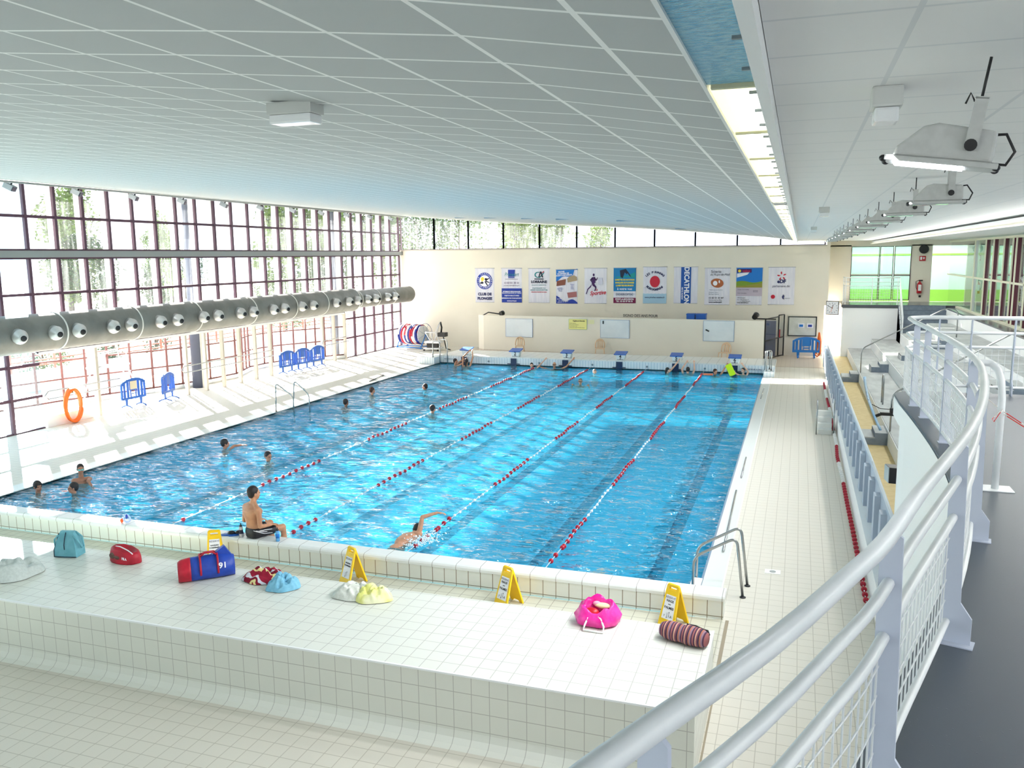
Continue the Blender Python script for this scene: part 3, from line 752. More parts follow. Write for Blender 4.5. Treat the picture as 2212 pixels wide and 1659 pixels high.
for i, (x, y, a) in enumerate(xs):
    li = bpy.data.lights.new('flood_fill', 'AREA'); li.shape = 'RECTANGLE'; li.size = .26; li.size_y = .16; li.energy = FLOOD; li.color = (.95,.97,1)  # area light added at each lamp to brighten the pool, unlit ones too
    lo = bpy.data.objects.new('flood_fill', li); C.objects.link(lo); li.energy *= .06 if i == 0 else .3 if i == 1 else .8; lo.location = (x-.06,y,5.25); lo.rotation_euler = (0,.8,0); li.spread = 1.9
# small vents in the far ceiling
for i, (x, y) in enumerate(((-13.5,24.5),(-11.3,22.5),(-9.2,21.2),(-7.4,20.0),(-4.5,17.5),(-3.6,25.5))):
    z = ceilz(x)-.012
    meta(MB().box(x-.35,y-.1,z,x+.35,y+.1,z+.03).build('ceiling_vent', mat('vent_blue_grey', srgb(120,150,175), .6)), 'narrow blue grey vent in the ceiling, %s from the left' % ordn[i], 'vent', 'vents in the ceiling')
# trough light over the right gallery
t = thing('gallery_light_trough', 'long white light trough running along the right ceiling', 'light', (4.7,5,5.55))
MB().box(4.55,-10,5.5,4.95,33.5,5.58).build('trough', WHITE, t)
MB().tube([(4.5,-10,5.47),(4.5,33.5,5.47)],.03,8).build('pipe', CREAM, t)
for y in (11,):
    for up_ in (0,1):
        li = bpy.data.lights.new('trough_fill', 'AREA'); li.shape = 'RECTANGLE'; li.size = .2; li.size_y = 43; li.energy = 110 if up_ else 420; li.color = (1,.98,.95)  # added fill: one aimed up at the ceiling, one down at the stands
        lo = bpy.data.objects.new('trough_fill', li); C.objects.link(lo); lo.location = (4.4 if up_ else 4.75,y,5.1 if up_ else 5.48); lo.rotation_euler = (0,PI*up_,0)
for nm_, p_, sx_, sy_, e_ in (('room_fill',(6.5,35.3,5.6),7,.3,160),('room_fill',(10.6,14,5.6),.3,26,420)):  # added fill that brightens the rooms behind the glazing
    li = bpy.data.lights.new(nm_, 'AREA'); li.shape = 'RECTANGLE'; li.size = sx_; li.size_y = sy_; li.energy = e_
    lo = bpy.data.objects.new(nm_, li); C.objects.link(lo); lo.location = p_
# small floodlights above the window wall
sp = local('spot_light', 'x', 'spotlight')
MB().rbox(-.16,-.13,-.1,.1,.13,.06,.02).build('housing', mat('spot_grey', srgb(190,195,200), .4), sp)
MB().box(.1,-.11,-.09,.12,.11,.05).build('glass', mat('spot_dark', srgb(60,60,80), .2), sp)
MB().cyl((-.02,0,.06),(-.02,0,.16),.025,seg=8).build('mount', BLACK, sp)
for i in range(11):
    y = 6.7+2.35*i; lab = 'small floodlight under the ceiling above the window wall, %s from the left' % ordn[i]
    if i == 0: sp.location = (-20.05,y,7.12); sp['label'] = lab; sp['group'] = 'small floodlights above the windows'; sp.rotation_euler = (0,.5,.4)
    else: dup(sp, (-20.05,y,7.12), None, lab)

# ------------------------------------------------------------------ camera, sun, sky
cam = bpy.data.cameras.new('camera'); co = bpy.data.objects.new('camera', cam); C.objects.link(co)
yaw, pit, rol = -3.30725500e-01, -1.52811104e-01, -9.80221865e-03
f = Vector((sin(yaw)*cos(pit), cos(yaw)*cos(pit), sin(pit))); rt = Vector((cos(yaw), -sin(yaw), 0)); up = rt.cross(f)
c, s_ = cos(rol), sin(rol); r2 = rt*c+up*s_; u2 = -rt*s_+up*c
Mx = Matrix((r2, u2, -f)).transposed().to_4x4(); Mx.translation = (1.23307636, -11.6407611, 5.04864216)
co.matrix_world = Mx; cam.sensor_width = 36; cam.lens = 36*1800.27/2212; cam.clip_end = 2000
bpy.context.scene.camera = co
sun = bpy.data.lights.new('sun', 'SUN'); sun.energy = SUNE; sun.angle = .009; sun.color = (1,.93,.82)
so = bpy.data.objects.new('sun', sun); C.objects.link(so)
d = Vector((.77*.922, -.63*.922, -.39)); so.rotation_euler = d.to_track_quat('-Z', 'Y').to_euler()
w = bpy.data.worlds.new('w'); bpy.context.scene.world = w; w.use_nodes = True; nt = w.node_tree
bg = nt.nodes['Background']
tcw = nt.nodes.new('ShaderNodeTexCoord'); sxw = nt.nodes.new('ShaderNodeSeparateXYZ'); nt.links.new(tcw.outputs['Generated'], sxw.inputs[0])
rw = nt.nodes.new('ShaderNodeValToRGB'); rw.color_ramp.elements[0].color = (.97,.98,1,1); rw.color_ramp.elements[0].position = 0
rw.color_ramp.elements[1].color = (.72,.84,1,1); rw.color_ramp.elements[1].position = .7
nt.links.new(sxw.outputs[2], rw.inputs[0]); nt.links.new(rw.outputs[0], bg.inputs[0]); bg.inputs[1].default_value = WORLD
sc = bpy.context.scene
sc.view_settings.view_transform = 'Standard'; sc.view_settings.look = 'None'; sc.view_settings.gamma = 1
sc.view_settings.exposure = EXPO

# ================================================================== OBJECTS
# ------------------------------------------------------------------ banners on the back wall
BAN = [(-15.77,-14.66,2.51,4.37),(-14.22,-13.06,2.51,4.37),(-12.67,-11.48,2.51,4.35),(-11.11,-9.93,2.48,4.28),(-9.55,-8.35,2.50,4.35),(-7.98,-6.80,2.53,4.36),(-6.42,-5.21,2.53,4.40),(-4.84,-3.64,2.55,4.39),(-3.29,-2.05,2.49,4.33),(-1.74,-0.49,2.50,4.34),(-0.20,1.04,2.53,4.36)]
CLOTH = vary('banner_cloth', srgb(232,230,238), srgb(222,221,232), 3, .8, stretch=(4,1,.4))
def P(n, *c): return mat('print_'+n, srgb(*c), .7)
PB, PT, PR, PG2, PY, PM = P('blue',30,60,160), P('teal',25,130,135), P('red',200,35,60), P('dark',32,34,60), P('yellow',235,215,60), P('maroon',120,16,70)
PVIO, PGR, PSKY, PWH, PLB = P('violet',70,30,95), P('grey',120,130,150), P('sky',30,120,205), P('white',240,240,245), P('lightblue',165,200,222)
def banner(i, label):
    x0, x1, z0, z1 = BAN[i]; w, h = x1-x0, z1-z0
    t = thing('banner', label, 'banner', ((x0+x1)/2, 31.795, z0), 'banners hanging on the cream wall'); ORG[t.name] = Vector()
    t['w'] = w
    mb = MB(); n = 12; vs = []
    for k in range(n+1):
        for zz in (0, h): vs.append((-w/2+w*k/n, -.006*sin(k*1.9+i)-.006, zz))
    mb.add(vs, [(2*k,2*k+2,2*k+3,2*k+1) for k in range(n)], True); del t['w']
    mb.build('cloth', CLOTH, t, fixn=False)
    MB().cyl((-w/2-.03,-.01,h),(w/2+.03,-.01,h),.014,seg=8).cyl((-w/2,-.01,0),(w/2,-.01,0),.01,seg=8).build('rod', mat('rod_grey', srgb(190,190,200), .4), t)
    return t, w, h
def txt(t, lines, m, nm='lettering', y=-.024):
    mb = MB()
    for l in lines:
        s, x, z, size = l[:4]; kw = l[4] if len(l) > 4 else {}
        text_into(mb, s, x, z, size, y=y, depth=.0015, **kw)
    return mb.build(nm, m, t, fixn=False)
def flat(t, polys, m, nm='printed_area', y=-.02, th=.002):
    mb = MB()
    for p in polys: mb.prism(p, 1, y-th, y)
    return mb.build(nm, m, t)
def rect(x0, z0, x1, z1): return [(x0,z0),(x1,z0),(x1,z1),(x0,z1)]
def disc(cx, cz, r, n=28, r2=None): return [(cx+r*cos(2*PI*k/n), cz+(r2 or r)*sin(2*PI*k/n)) for k in range(n)]
def wave(x0, x1, zf, ze, n=14):
    return [(x0+(x1-x0)*k/n, zf((k/n))) for k in range(n+1)]+[(x1,ze),(x0,ze)]
# 1 diving club
t, w, h = banner(0, 'white banner with a round blue diving emblem reading CLUB DE PLONGEE')
flat(t, [disc(0,1.17,.46)], PB, 'emblem_ring'); flat(t, [disc(0,1.17,.315)], PWH, 'emblem_disc', y=-.023)
mb = MB()
for s, a0, a1, fl_ in (('CLUB SCAPHANDRE', 200, -20, 1), ('PONT A MOUSSON', 215, 325, -1)):
    n = len(s)
    for k, ch in enumerate(s):
        a = math.radians(a0+(a1-a0)*k/(n-1)); text_into(mb, ch, .385*cos(a), 1.17+.385*sin(a), .12, y=-.026, rot=a-PI/2 if fl_ > 0 else a+PI/2, depth=.001)
mb.build('lettering', PWH, t, fixn=False)
flat(t, [disc(-.12,1.28,.1,16), [(-.2,1.22),(-.1,1.16),(-.16,1.12)]], PY, 'emblem_shape', y=-.026)
flat(t, [disc(.08,1.26,.07,14), [(.05,1.25),(.24,1.33),(.28,1.3),(.1,1.18)], [(.06,1.2),(.3,1.1),(.28,1.06),(.08,1.12)], [(.05,1.18),(.2,.92),(.15,.9),(0,1.12)], disc(-.15,1.07,.09,14,.06), [(-.3,1.1),(-.2,1.06),(-.24,1.0)]], PG2, 'emblem_shape', y=-.028)
txt(t, [('CLUB DE',0,.44,.2,{'bold':.01}),('PLONGEE',0,.2,.2,{'bold':.01})], NAVY)
# 2 restaurant
t, w, h = banner(1, 'white and navy banner with a square blue logo and a phone number')
flat(t, [rect(-w/2,0,w/2,.77)], PB, 'printed_area'); flat(t, [[(-.2,1.4),(.17,1.4),(.2,1.78),(-.2,1.78)], rect(-.19,1.33,.17,1.38)], PB, 'logo')
txt(t, [('Prunelart',0,1.52,.27,{'font_shear':.3,'sx':.8})], PT)
txt(t, [('03 83 81 28 50',0,1.06,.14),('www.prunelart.com',0,1.27,.07,{'sx':1.3}),('prunelart.denis@orange.fr',0,.92,.085)], PVIO)
txt(t, [('VETEMENTS PERSONNALISES',0,.59,.08,{'bold':.003}),('REALISATIONS SPORT ET TISANE',0,.51,.075,{'bold':.002}),('OBJETS PUBLICITAIRES',0,.37,.085,{'bold':.002}),('IMPRESSION SUR TOUS SUPPORTS',0,.23,.075,{'bold':.003}),('SIGNALETIQUE',0,.08,.08,{'bold':.002})], PWH)
# 3 bank
t, w, h = banner(2, 'white banner with green and black CA logo above LORRAINE')
arc = [(-.05+.2*cos(a), 1.5+.16*sin(a)) for a in [math.radians(d) for d in range(60, 345, 15)]]; arc2 = [(-.04+.15*cos(a), 1.5+.115*sin(a)) for a in [math.radians(d) for d in range(330, 65, -15)]]
flat(t, [arc+arc2, [(.0,1.35),(.26,1.62),(.3,1.68),(.3,1.6),(.05,1.33)]], PT, 'logo')
flat(t, [[(-.04,1.37),(.06,1.68),(.14,1.68),(.24,1.36),(.17,1.36),(.1,1.58),(.02,1.37)], rect(-.26,1.25,.26,1.3)], PG2, 'logo')
flat(t, [[(.16,1.62),(.28,1.71),(.3,1.66),(.18,1.59)]], PR, 'logo')
txt(t, [('LORRAINE',0,1.12,.19,{'bold':.008})], PG2)
txt(t, [('BANQUE ET ASSURANCES',0,.95,.07),('PARTENAIRE DU',0,.78,.1),('MUNDO AQUACLUB ET DES',0,.68,.075,{'bold':.002})], PT); txt(t, [('PIRANHAS MUSSIPONTAINS',0,.57,.07,{'bold':.002})], PR)
# 4 blue leisure banner
t, w, h = banner(3, 'blue and white banner with curved waves and small pool photographs')
flat(t, [wave(-w/2,w/2,lambda u: 1.25+.25*(1 if u > .85 else 0)-.1*cos(u*9)*(1-u)+.35*u,h)], PSKY); flat(t, [wave(-w/2,w/2,lambda u: .32+.1*cos(u*8)-.25*u,0)], PB)
flat(t, [[(-.57,.93),(-.08,.99),(-.05,1.3),(-.55,1.2)]], P('brownphoto',130,75,60), 'photograph', y=-.025)
flat(t, [[(.05,1.12),(.56,1.22),(.56,1.42),(.4,1.5),(.15,1.45),(.02,1.32)]], P('sandphoto',170,150,120), 'photograph', y=-.025)
flat(t, [[(.08,.3),(.56,.36),(.54,.64),(.02,.58)]], P('pinkphoto',165,105,105), 'photograph', y=-.025)
txt(t, [('PISCINE',-.3,1.68,.1,{'bold':.004,'rot':.08}),('DU BASSIN DE',-.2,1.59,.1,{'bold':.004,'rot':.08}),('PONT-A-MOUSSON',-.15,1.5,.1,{'bold':.004,'rot':.08}),('Bienvenue',-.35,.25,.09,{'rot':.1}),('aux nageurs',-.25,.17,.09,{'rot':.1}),('detente et sport',-.22,.09,.09,{'rot':.1})], PWH, y=-.026)
txt(t, [('Aquagym\nBebes nageurs\nNatation\nPlongee',-.35,.75,.06),('Horaires\nTarifs\nCours\nEspace\nLoisirs',.3,.9,.06)], PB)
# 5 sportive
t, w, h = banner(4, 'white banner with a violet running figure and red Sportive script')
flat(t, [disc(-.1,1.5,.055,14,.075), [(-.18,1.38),(-.02,1.4),(-.0,1.1),(-.08,1.02),(-.2,1.04)], [(-.18,1.38),(-.3,1.24),(-.26,1.2),(-.12,1.3)], [(-.3,1.24),(-.2,1.1),(-.17,1.13),(-.25,1.25)], [(-.04,1.38),(.06,1.22),(.02,1.2),(-.06,1.3)], [(.02,1.22),(.1,1.38),(.13,1.35),(.06,1.2)],
  [(-.2,1.06),(-.05,1.02),(.06,.86),(0,.82),(-.16,.94)], [(.06,.88),(-.02,.64),(-.07,.66),(.0,.86)], [(-.18,1.04),(-.25,.86),(-.42,.7),(-.46,.73),(-.3,.9)], [(-.44,.74),(-.52,.5),(-.48,.48),(-.4,.7)]], PVIO, 'running_figure')
txt(t, [('la',.05,.72,.2,{'font_shear':.4}),('Sportive',.12,.55,.3,{'font_shear':.4,'bold':.006,'rot':.08,'sx':.85})], PR)
flat(t, [rect(.14,1.0,.38,1.35)], P('palelilac',205,205,222), 'printed_square')
# 6 optician
t, w, h = banner(5, 'turquoise banner with a swimmer photograph and yellow lettering')
flat(t, [rect(-w/2,.62,w/2,h)], P('aqua',20,125,185)); flat(t, [rect(-w/2,0,w/2,.28)], PM)
flat(t, [[(-.26,1.7),(.05,1.78),(.2,1.6),(.1,1.5),(.0,1.6),(-.1,1.3),(-.22,1.35)], [(.2,1.6),(.34,1.36),(.26,1.4),(.16,1.55)]], P('diver',20,35,60), 'photograph', y=-.025)
flat(t, [[(-.55,1.35),(-.25,1.3),(.1,1.35),(.55,1.3),(.55,1.62),(.3,1.5),(.1,1.42),(-.2,1.4)]], P('seagreen',25,150,150), 'photograph', y=-.023)
txt(t, [('LUNETTES DE NATATION',0,1.21,.11,{'bold':.006,'sx':.8}),('MASQUES DE PLONGEE',0,1.06,.11,{'bold':.006,'sx':.85}),('LUNETTES DE SPORTS',0,.91,.11,{'bold':.006,'sx':.85})], PY, y=-.027)
txt(t, [('à votre vue',0,.74,.17,{'bold':.003}),('PONT-A-MOUSSON',0,.2,.11,{'bold':.005}),('Tél : 03 83 87 86 01',0,.09,.11,{'bold':.003})], PWH, y=-.027)
txt(t, [('DIDIEROPTIC',0,.45,.155)], NAVY)
# 7 swimming club: lettering only, the mascot is left out
t, w, h = banner(6, 'white banner reading LES PIRANHAS in an arc over a pale blue foot')
mb = MB()
for s, a0, a1, cz, R, sg in (('LES PIRANHAS', 128, 52, .75, .85, 1), ('MUSSIPONTAINS', 232, 308, 1.42, .72, -1)):
    n = len(s)
    for k, ch in enumerate(s):
        a = math.radians(a0+(a1-a0)*k/(n-1)); text_into(mb, ch, R*.85*cos(a), cz+R*sin(a), .15, y=-.024, rot=(a-PI/2) if sg > 0 else (a+PI/2), bold=.006, depth=.001)
mb.build('lettering', NAVY, t, fixn=False)
flat(t, [disc(0,1.12,.26,20,.3)], PR, 'plain_red_patch'); flat(t, [wave(-w/2,w/2,lambda u: .5+.008*sin(u*40),0,40)], PLB)
txt(t, [('www.piranhas-natation.fr',0,.31,.1,{'bold':.003})], NAVY, y=-.026)
# 8 sports shop
t, w, h = banner(7, 'white banner with a blue stripe and white sideways DECATHLON letters')
flat(t, [rect(-.24,0,.26,h)], mat('shop_blue', srgb(15,80,165), .6))
txt(t, [('DECATHLON',.04,h/2-.02,.34,{'rot':-PI/2,'bold':.012,'sx':.92}),], PWH); txt(t, [('METZ AUGNY',-.17,h/2-.42,.1,{'rot':-PI/2,'bold':.003})], PWH)
# 9 sawmill
t, w, h = banner(8, 'white banner with a curled wood shaving reading Scierie du Rupt-de-Mad')
txt(t, [('Scierie',-.32,1.66,.19,{'align':'LEFT'}),('du Rupt-de-Mad',-.36,1.51,.145,{'align':'LEFT','font_shear':.25}),('03 83 81 81 87',-.4,.34,.12,{'align':'LEFT'}),('Hamonville Sur Mad',-.4,.23,.08,{'align':'LEFT'}),('www.ruptdemad.fr',-.4,.13,.085,{'align':'LEFT','bold':.003})], PG2)
txt(t, [('Vente aux particuliers',-.38,.75,.075,{'align':'LEFT'}),('Parquet Chêne',-.4,.62,.075,{'align':'LEFT'}),('Bardage, lambris',-.4,.53,.075,{'align':'LEFT'})], PGR)
rb = [];ro = []
for k in range(25):
    a = 2*PI*k/24; rb.append((.31*cos(a)*(1 if cos(a) > 0 else 1.02)+.0, 1.13+.23*sin(a)-.06*abs(cos(a*.5)))); 
flat(t, [rb[:24]], mat('wood_brown', srgb(178,98,55), .6), 'wood_curl'); flat(t, [disc(-.1,1.08,.11,18,.12), disc(.1,1.16,.035,12,.08)], PWH, 'curl_gap', y=-.023)
# 10 wind energy
t, w, h = banner(9, 'banner with a blue sky and green hills landscape above grey text')
flat(t, [rect(-w/2,.98,w/2,h)], PSKY, 'photograph'); flat(t, [wave(-w/2,w/2,lambda u: 1.15+.04*sin(u*7),.86)], P('hillgreen',120,150,45), 'photograph', y=-.023); flat(t, [wave(-w/2,w/2,lambda u: .95+.2*max(0,u-.3),.86)], P('hilldark',150,145,60), 'photograph', y=-.025)
flat(t, [rect(-w/2,.44,w/2,.86)], P('lilacgrey',190,178,192)); flat(t, [rect(-.6,1.6,.1,1.78)], PVIO, 'logo', y=-.023); flat(t, [disc(-.48,1.68,.075,8)], PY, 'logo', y=-.026)
flat(t, [[(-.6,1.35),(-.35,1.42),(-.1,1.5),(.0,1.62),(-.3,1.6),(-.6,1.55)]], PWH, 'cloud', y=-.023)
txt(t, [('velox',-.15,1.68,.17,{'bold':.004})], PR, y=-.026)
txt(t, [('Energies renouvelables',-.55,.76,.06,{'align':'LEFT'}),('Solaire thermique',-.55,.58,.06,{'align':'LEFT'}),('Parc Saint-Jacques II',-.56,.26,.07,{'align':'LEFT'}),('11, rue Albert Einstein',-.56,.18,.07,{'align':'LEFT'}),('54320 MAXEVILLE',-.56,.1,.07,{'align':'LEFT','bold':.002}),('VEO Energies',-.56,.35,.07,{'align':'LEFT'}),('Eoliennes\nBiomasse',.2,.68,.06,{'align':'LEFT'})], PG2, y=-.027)
# 11 energy partner
t, w, h = banner(10, 'white banner with an orange red petal star reading EDF partenaire de')
mb = MB()
for k in range(5):
    a = PI/2+2*PI*k/5+.1; d = Vector((cos(a),sin(a))); n = Vector((-d.y,d.x)); c0 = Vector((0,1.4))
    mb.prism([tuple(c0+d*q+n*r) for q, r in ((.07,0),(.11,.035),(.17,.045),(.23,.0),(.2,-.02),(.12,-.025))], 1, -.022, -.02)
mb.build('logo', PR, t)
txt(t, [('eDF',0,1.13,.24,{'bold':.012}),('partenaire de:',0,.9,.15)], NAVY); txt(t, [('mussipontains',.28,.31,.055)], NAVY)
flat(t, [disc(-.38,.38,.1,16)], PR, 'plain_red_patch'); flat(t, [[(.1,.5),(.16,.42),(.12,.3),(.18,.24),(.08,.28),(.04,.38)]], NAVY, 'logo')

# ------------------------------------------------------------------ boards on the partition
PANE = vary('whiteboard_surface', srgb(214,222,226), srgb(224,230,233), 1.5, .25)
def board(name, b, label, y, frame, face, cat='board', th=.02, fw=.02, grp=None):
    x0, x1, z0, z1 = b; t = thing(name, label, cat, ((x0+x1)/2, y, z0), grp)
    sl = (party(x1)-party(x0))/(x1-x0) if y < 31 else 0
    M = T((x0+x1)/2, y-.02, 0) @ RZ(math.atan(sl)) @ T(-(x0+x1)/2, 0, 0)
    MB().box(x0+fw,-th/2,z0+fw,x1-fw,th/2,z1-fw,M).build('face', face, t)
    MB().box(x0,-th,z0,x1,th/2,z0+fw,M).box(x0,-th,z1-fw,x1,th/2,z1,M).box(x0,-th,z0,x0+fw,th/2,z1,M).box(x1-fw,-th,z0,x1,th/2,z1,M).build('frame', frame, t)
    return t, M
G = 'whiteboards on the low partition'
fr = mat('board_frame', srgb(150,165,190), .3, .5)
t, M = board('whiteboard', (-13.30,-11.76,.83,1.79), 'blank whiteboard on the partition behind starting block 2', party(-12.5), fr, PANE, grp=G)
t, M = board('whiteboard', (-8.12,-6.63,.92,1.84), 'whiteboard with a black eraser in its top corner behind block 4', party(-7.4), fr, PANE, grp=G)
MB().box(-8.0,-.04,1.62,-7.94,-.012,1.78,M).build('eraser', BLACK, t)
t, M = board('whiteboard', (-3.02,-1.57,.91,1.90), 'whiteboard with a tilted black eraser on the partition behind block 6', party(-2.3), fr, PANE, grp=G)
MB().box(-.09,-.04,-.03,.09,-.012,.03, M @ T(-2.82,0,1.42) @ Matrix.Rotation(.45,4,'Y')).build('eraser', BLACK, t)
t, M = board('notice', (-9.79,-8.82,1.31,1.84), 'yellow rules notice on the partition between two whiteboards', party(-9.3), mat('green_edge', srgb(150,190,150), .5), P('paleyellow',238,232,150), 'notice', .012, .012)
mb = MB(); text_into(mb, 'Hygiène et Sécurité', -9.25, 1.74, .08, y=-.02, depth=.001, bold=.002, M=M)
for k, s in enumerate(('Douche obligatoire','Bonnet de bain obligatoire','Il est interdit de courir','Respecter les consignes des maîtres nageurs')): text_into(mb, s, -9.74, 1.62-.07*k, .045, y=-.02, align='LEFT', depth=.001, M=M)
mb.build('lettering', INK, t, fixn=False)
t, M = board('paper_sheet', (-8.77,-8.44,1.6,1.81), 'small pale yellow paper right of the yellow notice', party(-8.6), P('paleyellow2',232,230,190), P('paleyellow3',226,224,180), 'paper', .006, .005)
t, M = board('notice_board', (.80,2.14,.98,1.96), 'black framed notice board on the cream wall beside the open gate', 31.77, mat('dark_green_frame', srgb(52,58,56), .4), vary('board_cork', srgb(216,218,210), srgb(205,208,198), 3, .6), 'board', .03, .05)
for x, c in ((1.42, PSKY), (1.83, PR)):
    MB().box(x-.15,31.71,1.4,x+.15,31.73,1.62).build('pinned_sheet', PAPER, t); MB().box(x-.09,31.703,1.45,x+.09,31.71,1.56).build('printed_picture', c if c is PSKY else PB, t)
for x in (-7.5,-7.1,-6.9,-6.4,-6.2,-5.9): pass
mb = MB(); text_into(mb, 'SIGNO DES ANS POUR', -6.55, 1.87, .2, y=31.79, sx=.9, depth=.002)
meta(mb.build('wall_lettering', INK, fixn=False), 'black lettering on the back wall, mostly hidden behind the partition', 'lettering')
for x0, x1 in ((-3.9,-3.5),(-3.45,-2.98)):
    c = thing('storage_crate', 'blue crate behind the partition, %s one of two' % ('left' if x0 < -3.7 else 'right'), 'crate', ((x0+x1)/2, 29.95, 0))
    MB().rbox(x0,29.6,0,x1,30.2,2.14,.03).build('crate_body', BLUE, c); MB().rbox(x0-.01,29.59,2.1,x1+.01,30.21,2.16,.01).build('lid', BLUE, c)
def armspot(name, x, y, z, lab, s=1):
    t = thing(name, lab, 'spotlight', (x, y, z-.1))
    MB().tube([(x-.55*s,y+.02,z-.1),(x-.2*s,y,z+.08),(x+.55*s,y,z-.02)] if s > 0 else [(x,y,z-.08),(x+.95,y+.1,z-.1)], .03, 8).build('arm', BLACK, t)
    MB().cyl((x+.5*s,y-.06,z+.02),(x+.58*s,y+.12,z+.05),.115,.13).build('lamp_head', BLACK, t) if s > 0 else MB().cyl((x-.02,y-.12,z-.02),(x+.06,y+.12,z+.1),.12,.14).build('lamp_head', BLACK, t)
armspot('arm_spotlight', -14.15, 30.0, 2.0, 'black spotlight on a long arm atop the left end of the partition', 1)
armspot('arm_spotlight', -.66, 29.12, 2.09, 'black spotlight on a bar at the right end of the partition', -1)
# open black framed gate
g = thing('gate', 'open black framed glass gate beside the end of the partition', 'gate', (0,30.6,0))
def leaf(a, b, z1, nm='gate_leaf'):
    mb = MB(); 
    for p in (a, b): mb.tube([(*p,0),(*p,z1)], .035, 6)
    for z in (.05,.95,z1): mb.tube([(*a,z),(*b,z)], .03, 6)
    q = mb.build(nm, BLACK, g); MB().quad((*a,.05),(*b,.05),(*b,z1),(*a,z1)).build('gate_glass', GLASSC, q, fixn=False); return q
leaf((-.18,29.2),(.38,31.1),1.98); leaf((.38,31.1),(.62,31.6),2.05); MB().box(.4,31.15,.95,.46,31.2,1.35).build('gate_lock', RED, g)
lk = meta(MB().rbox(-.25,31.2,0,.25,31.6,1.75,.02).build('locker', mat('slate_locker', srgb(88,96,128), .5)), 'dark slate cabinet seen through the open gate', 'locker')

# ------------------------------------------------------------------ starting blocks
PADM = mat('navy_pad', srgb(14,40,78), .4)
def block(i):
    x = -13.75+2.5*i; lab = 'starting block 1 at the far left, without a visible number' if i == 0 else 'starting block with blue sloping top and black number %d' % (i+1)
    t = thing('starting_block', lab, 'starting block', (x, 25.25, .35), 'starting blocks at the far pool end'); ORG[t.name] = Vector()
    MB().prism([(-.16,0),(.16,0),(.22,.27),(-.22,.27)], 1, -.05, .3).build('base', mat('block_white', srgb(228,238,238), .4), t)
    M = T(0,.1,.3) @ Matrix.Rotation(.17, 4, 'X')
    mb = MB(); MB.rbox(mb, -.27,-.27,-.02,.27,.27,.02,.008,M); mb.build('top_board', BLUE, t)
    if i:
        mb = MB(); text_into(mb, str(i+1), 0, .15, .2, y=-.055, bold=.006); mb.build('number', INK, t, fixn=False)
    MB().box(-.14,-.062,.025,.14,-.05,.04).prism([(-.05,.04),(.05,.04),(.0,.075)], 1, -.06, -.05).build('printed_mark', PG2, t)
    MB().tube([(.225,.0,.08),(.25,.0,.08),(.25,.0,.22),(.23,.0,.22)], .008, 6).build('hand_grip', STEEL, t)
    MB().box(-.14,-.29,-.5,.14,-.262,-.05).build('touch_pad', PADM, t); MB().box(-.3,-.3,-.33,.3,-.262,-.29).build('foot_bar', PADM, t)
for i in range(6): block(i)
for i in range(6):
    for s in (-.6,.6) if i in (0,1,3) else (.62,):
        meta(MB().cyl((-13.75+2.5*i+s+.65,24.995,.12),(-13.75+2.5*i+s+.65,24.97,.12),.045,seg=16).build('wall_jet', mat('jet_grey', srgb(120,135,145), .4)), 'small round grey inlet in the far pool wall near block %d' % (i+1), 'inlet', 'round inlets in the far pool wall')
mb = MB(); text_into(mb, 'PROFONDEUR 2,10m', -.55, .15, .085, y=24.99, sx=1.1); text_into(mb, 'PROFONDEUR', -14.55, .17, .07, y=24.99)
struct(mb.build('trim_7', NAVY, fixn=False), 'depth marking on the far pool wall')
# chairs
ch = local('plastic_chair', 'x', 'chair')
mb = MB().rbox(-.22,-.22,.42,.22,.2,.45,.01); mb.build('seat', BEIGE, ch)
mb = MB()
arc = [(.23*cos(a), .2+.04*(1-abs(cos(a)))*1.5, .45+.42*sin(a)**.6 if sin(a) > 0 else .45) for a in [PI*k/14 for k in range(15)]]
mb.tube(arc, .032, 8); mb.build('back_frame', BEIGE, ch)
mb = MB()
for x in (-.1,0,.1): mb.tube([(x,.21,.45),(x,.26,.83)], .032, 8)
mb.tube([(-.15,.25,.8),(.15,.25,.8)], .03, 8); mb.build('back_slats', BEIGE, ch)
for sx, sy in ((-1,-1),(1,-1),(-1,1),(1,1)): MB().tube([(sx*.2,sy*.18,.43),(sx*.24,sy*.24,0)], .022, 8, rs=[.026,.018]).build('leg', BEIGE, ch)
for i, (x, y, r, l) in enumerate(((-12.25,28.9,.25,'beige plastic garden chair behind starting block 2'),(-8.0,28.75,.2,'beige plastic garden chair under the middle whiteboard'),(-1.95,28.45,-.3,'beige plastic garden chair with solid back behind starting block 6'))):
    if i == 0: ch.location = (x,y,.012); ch.rotation_euler = (0,0,r); ch['label'] = l; ch['group'] = 'beige chairs along the partition'
    else: dup(ch, (x,y,.012), r, l)

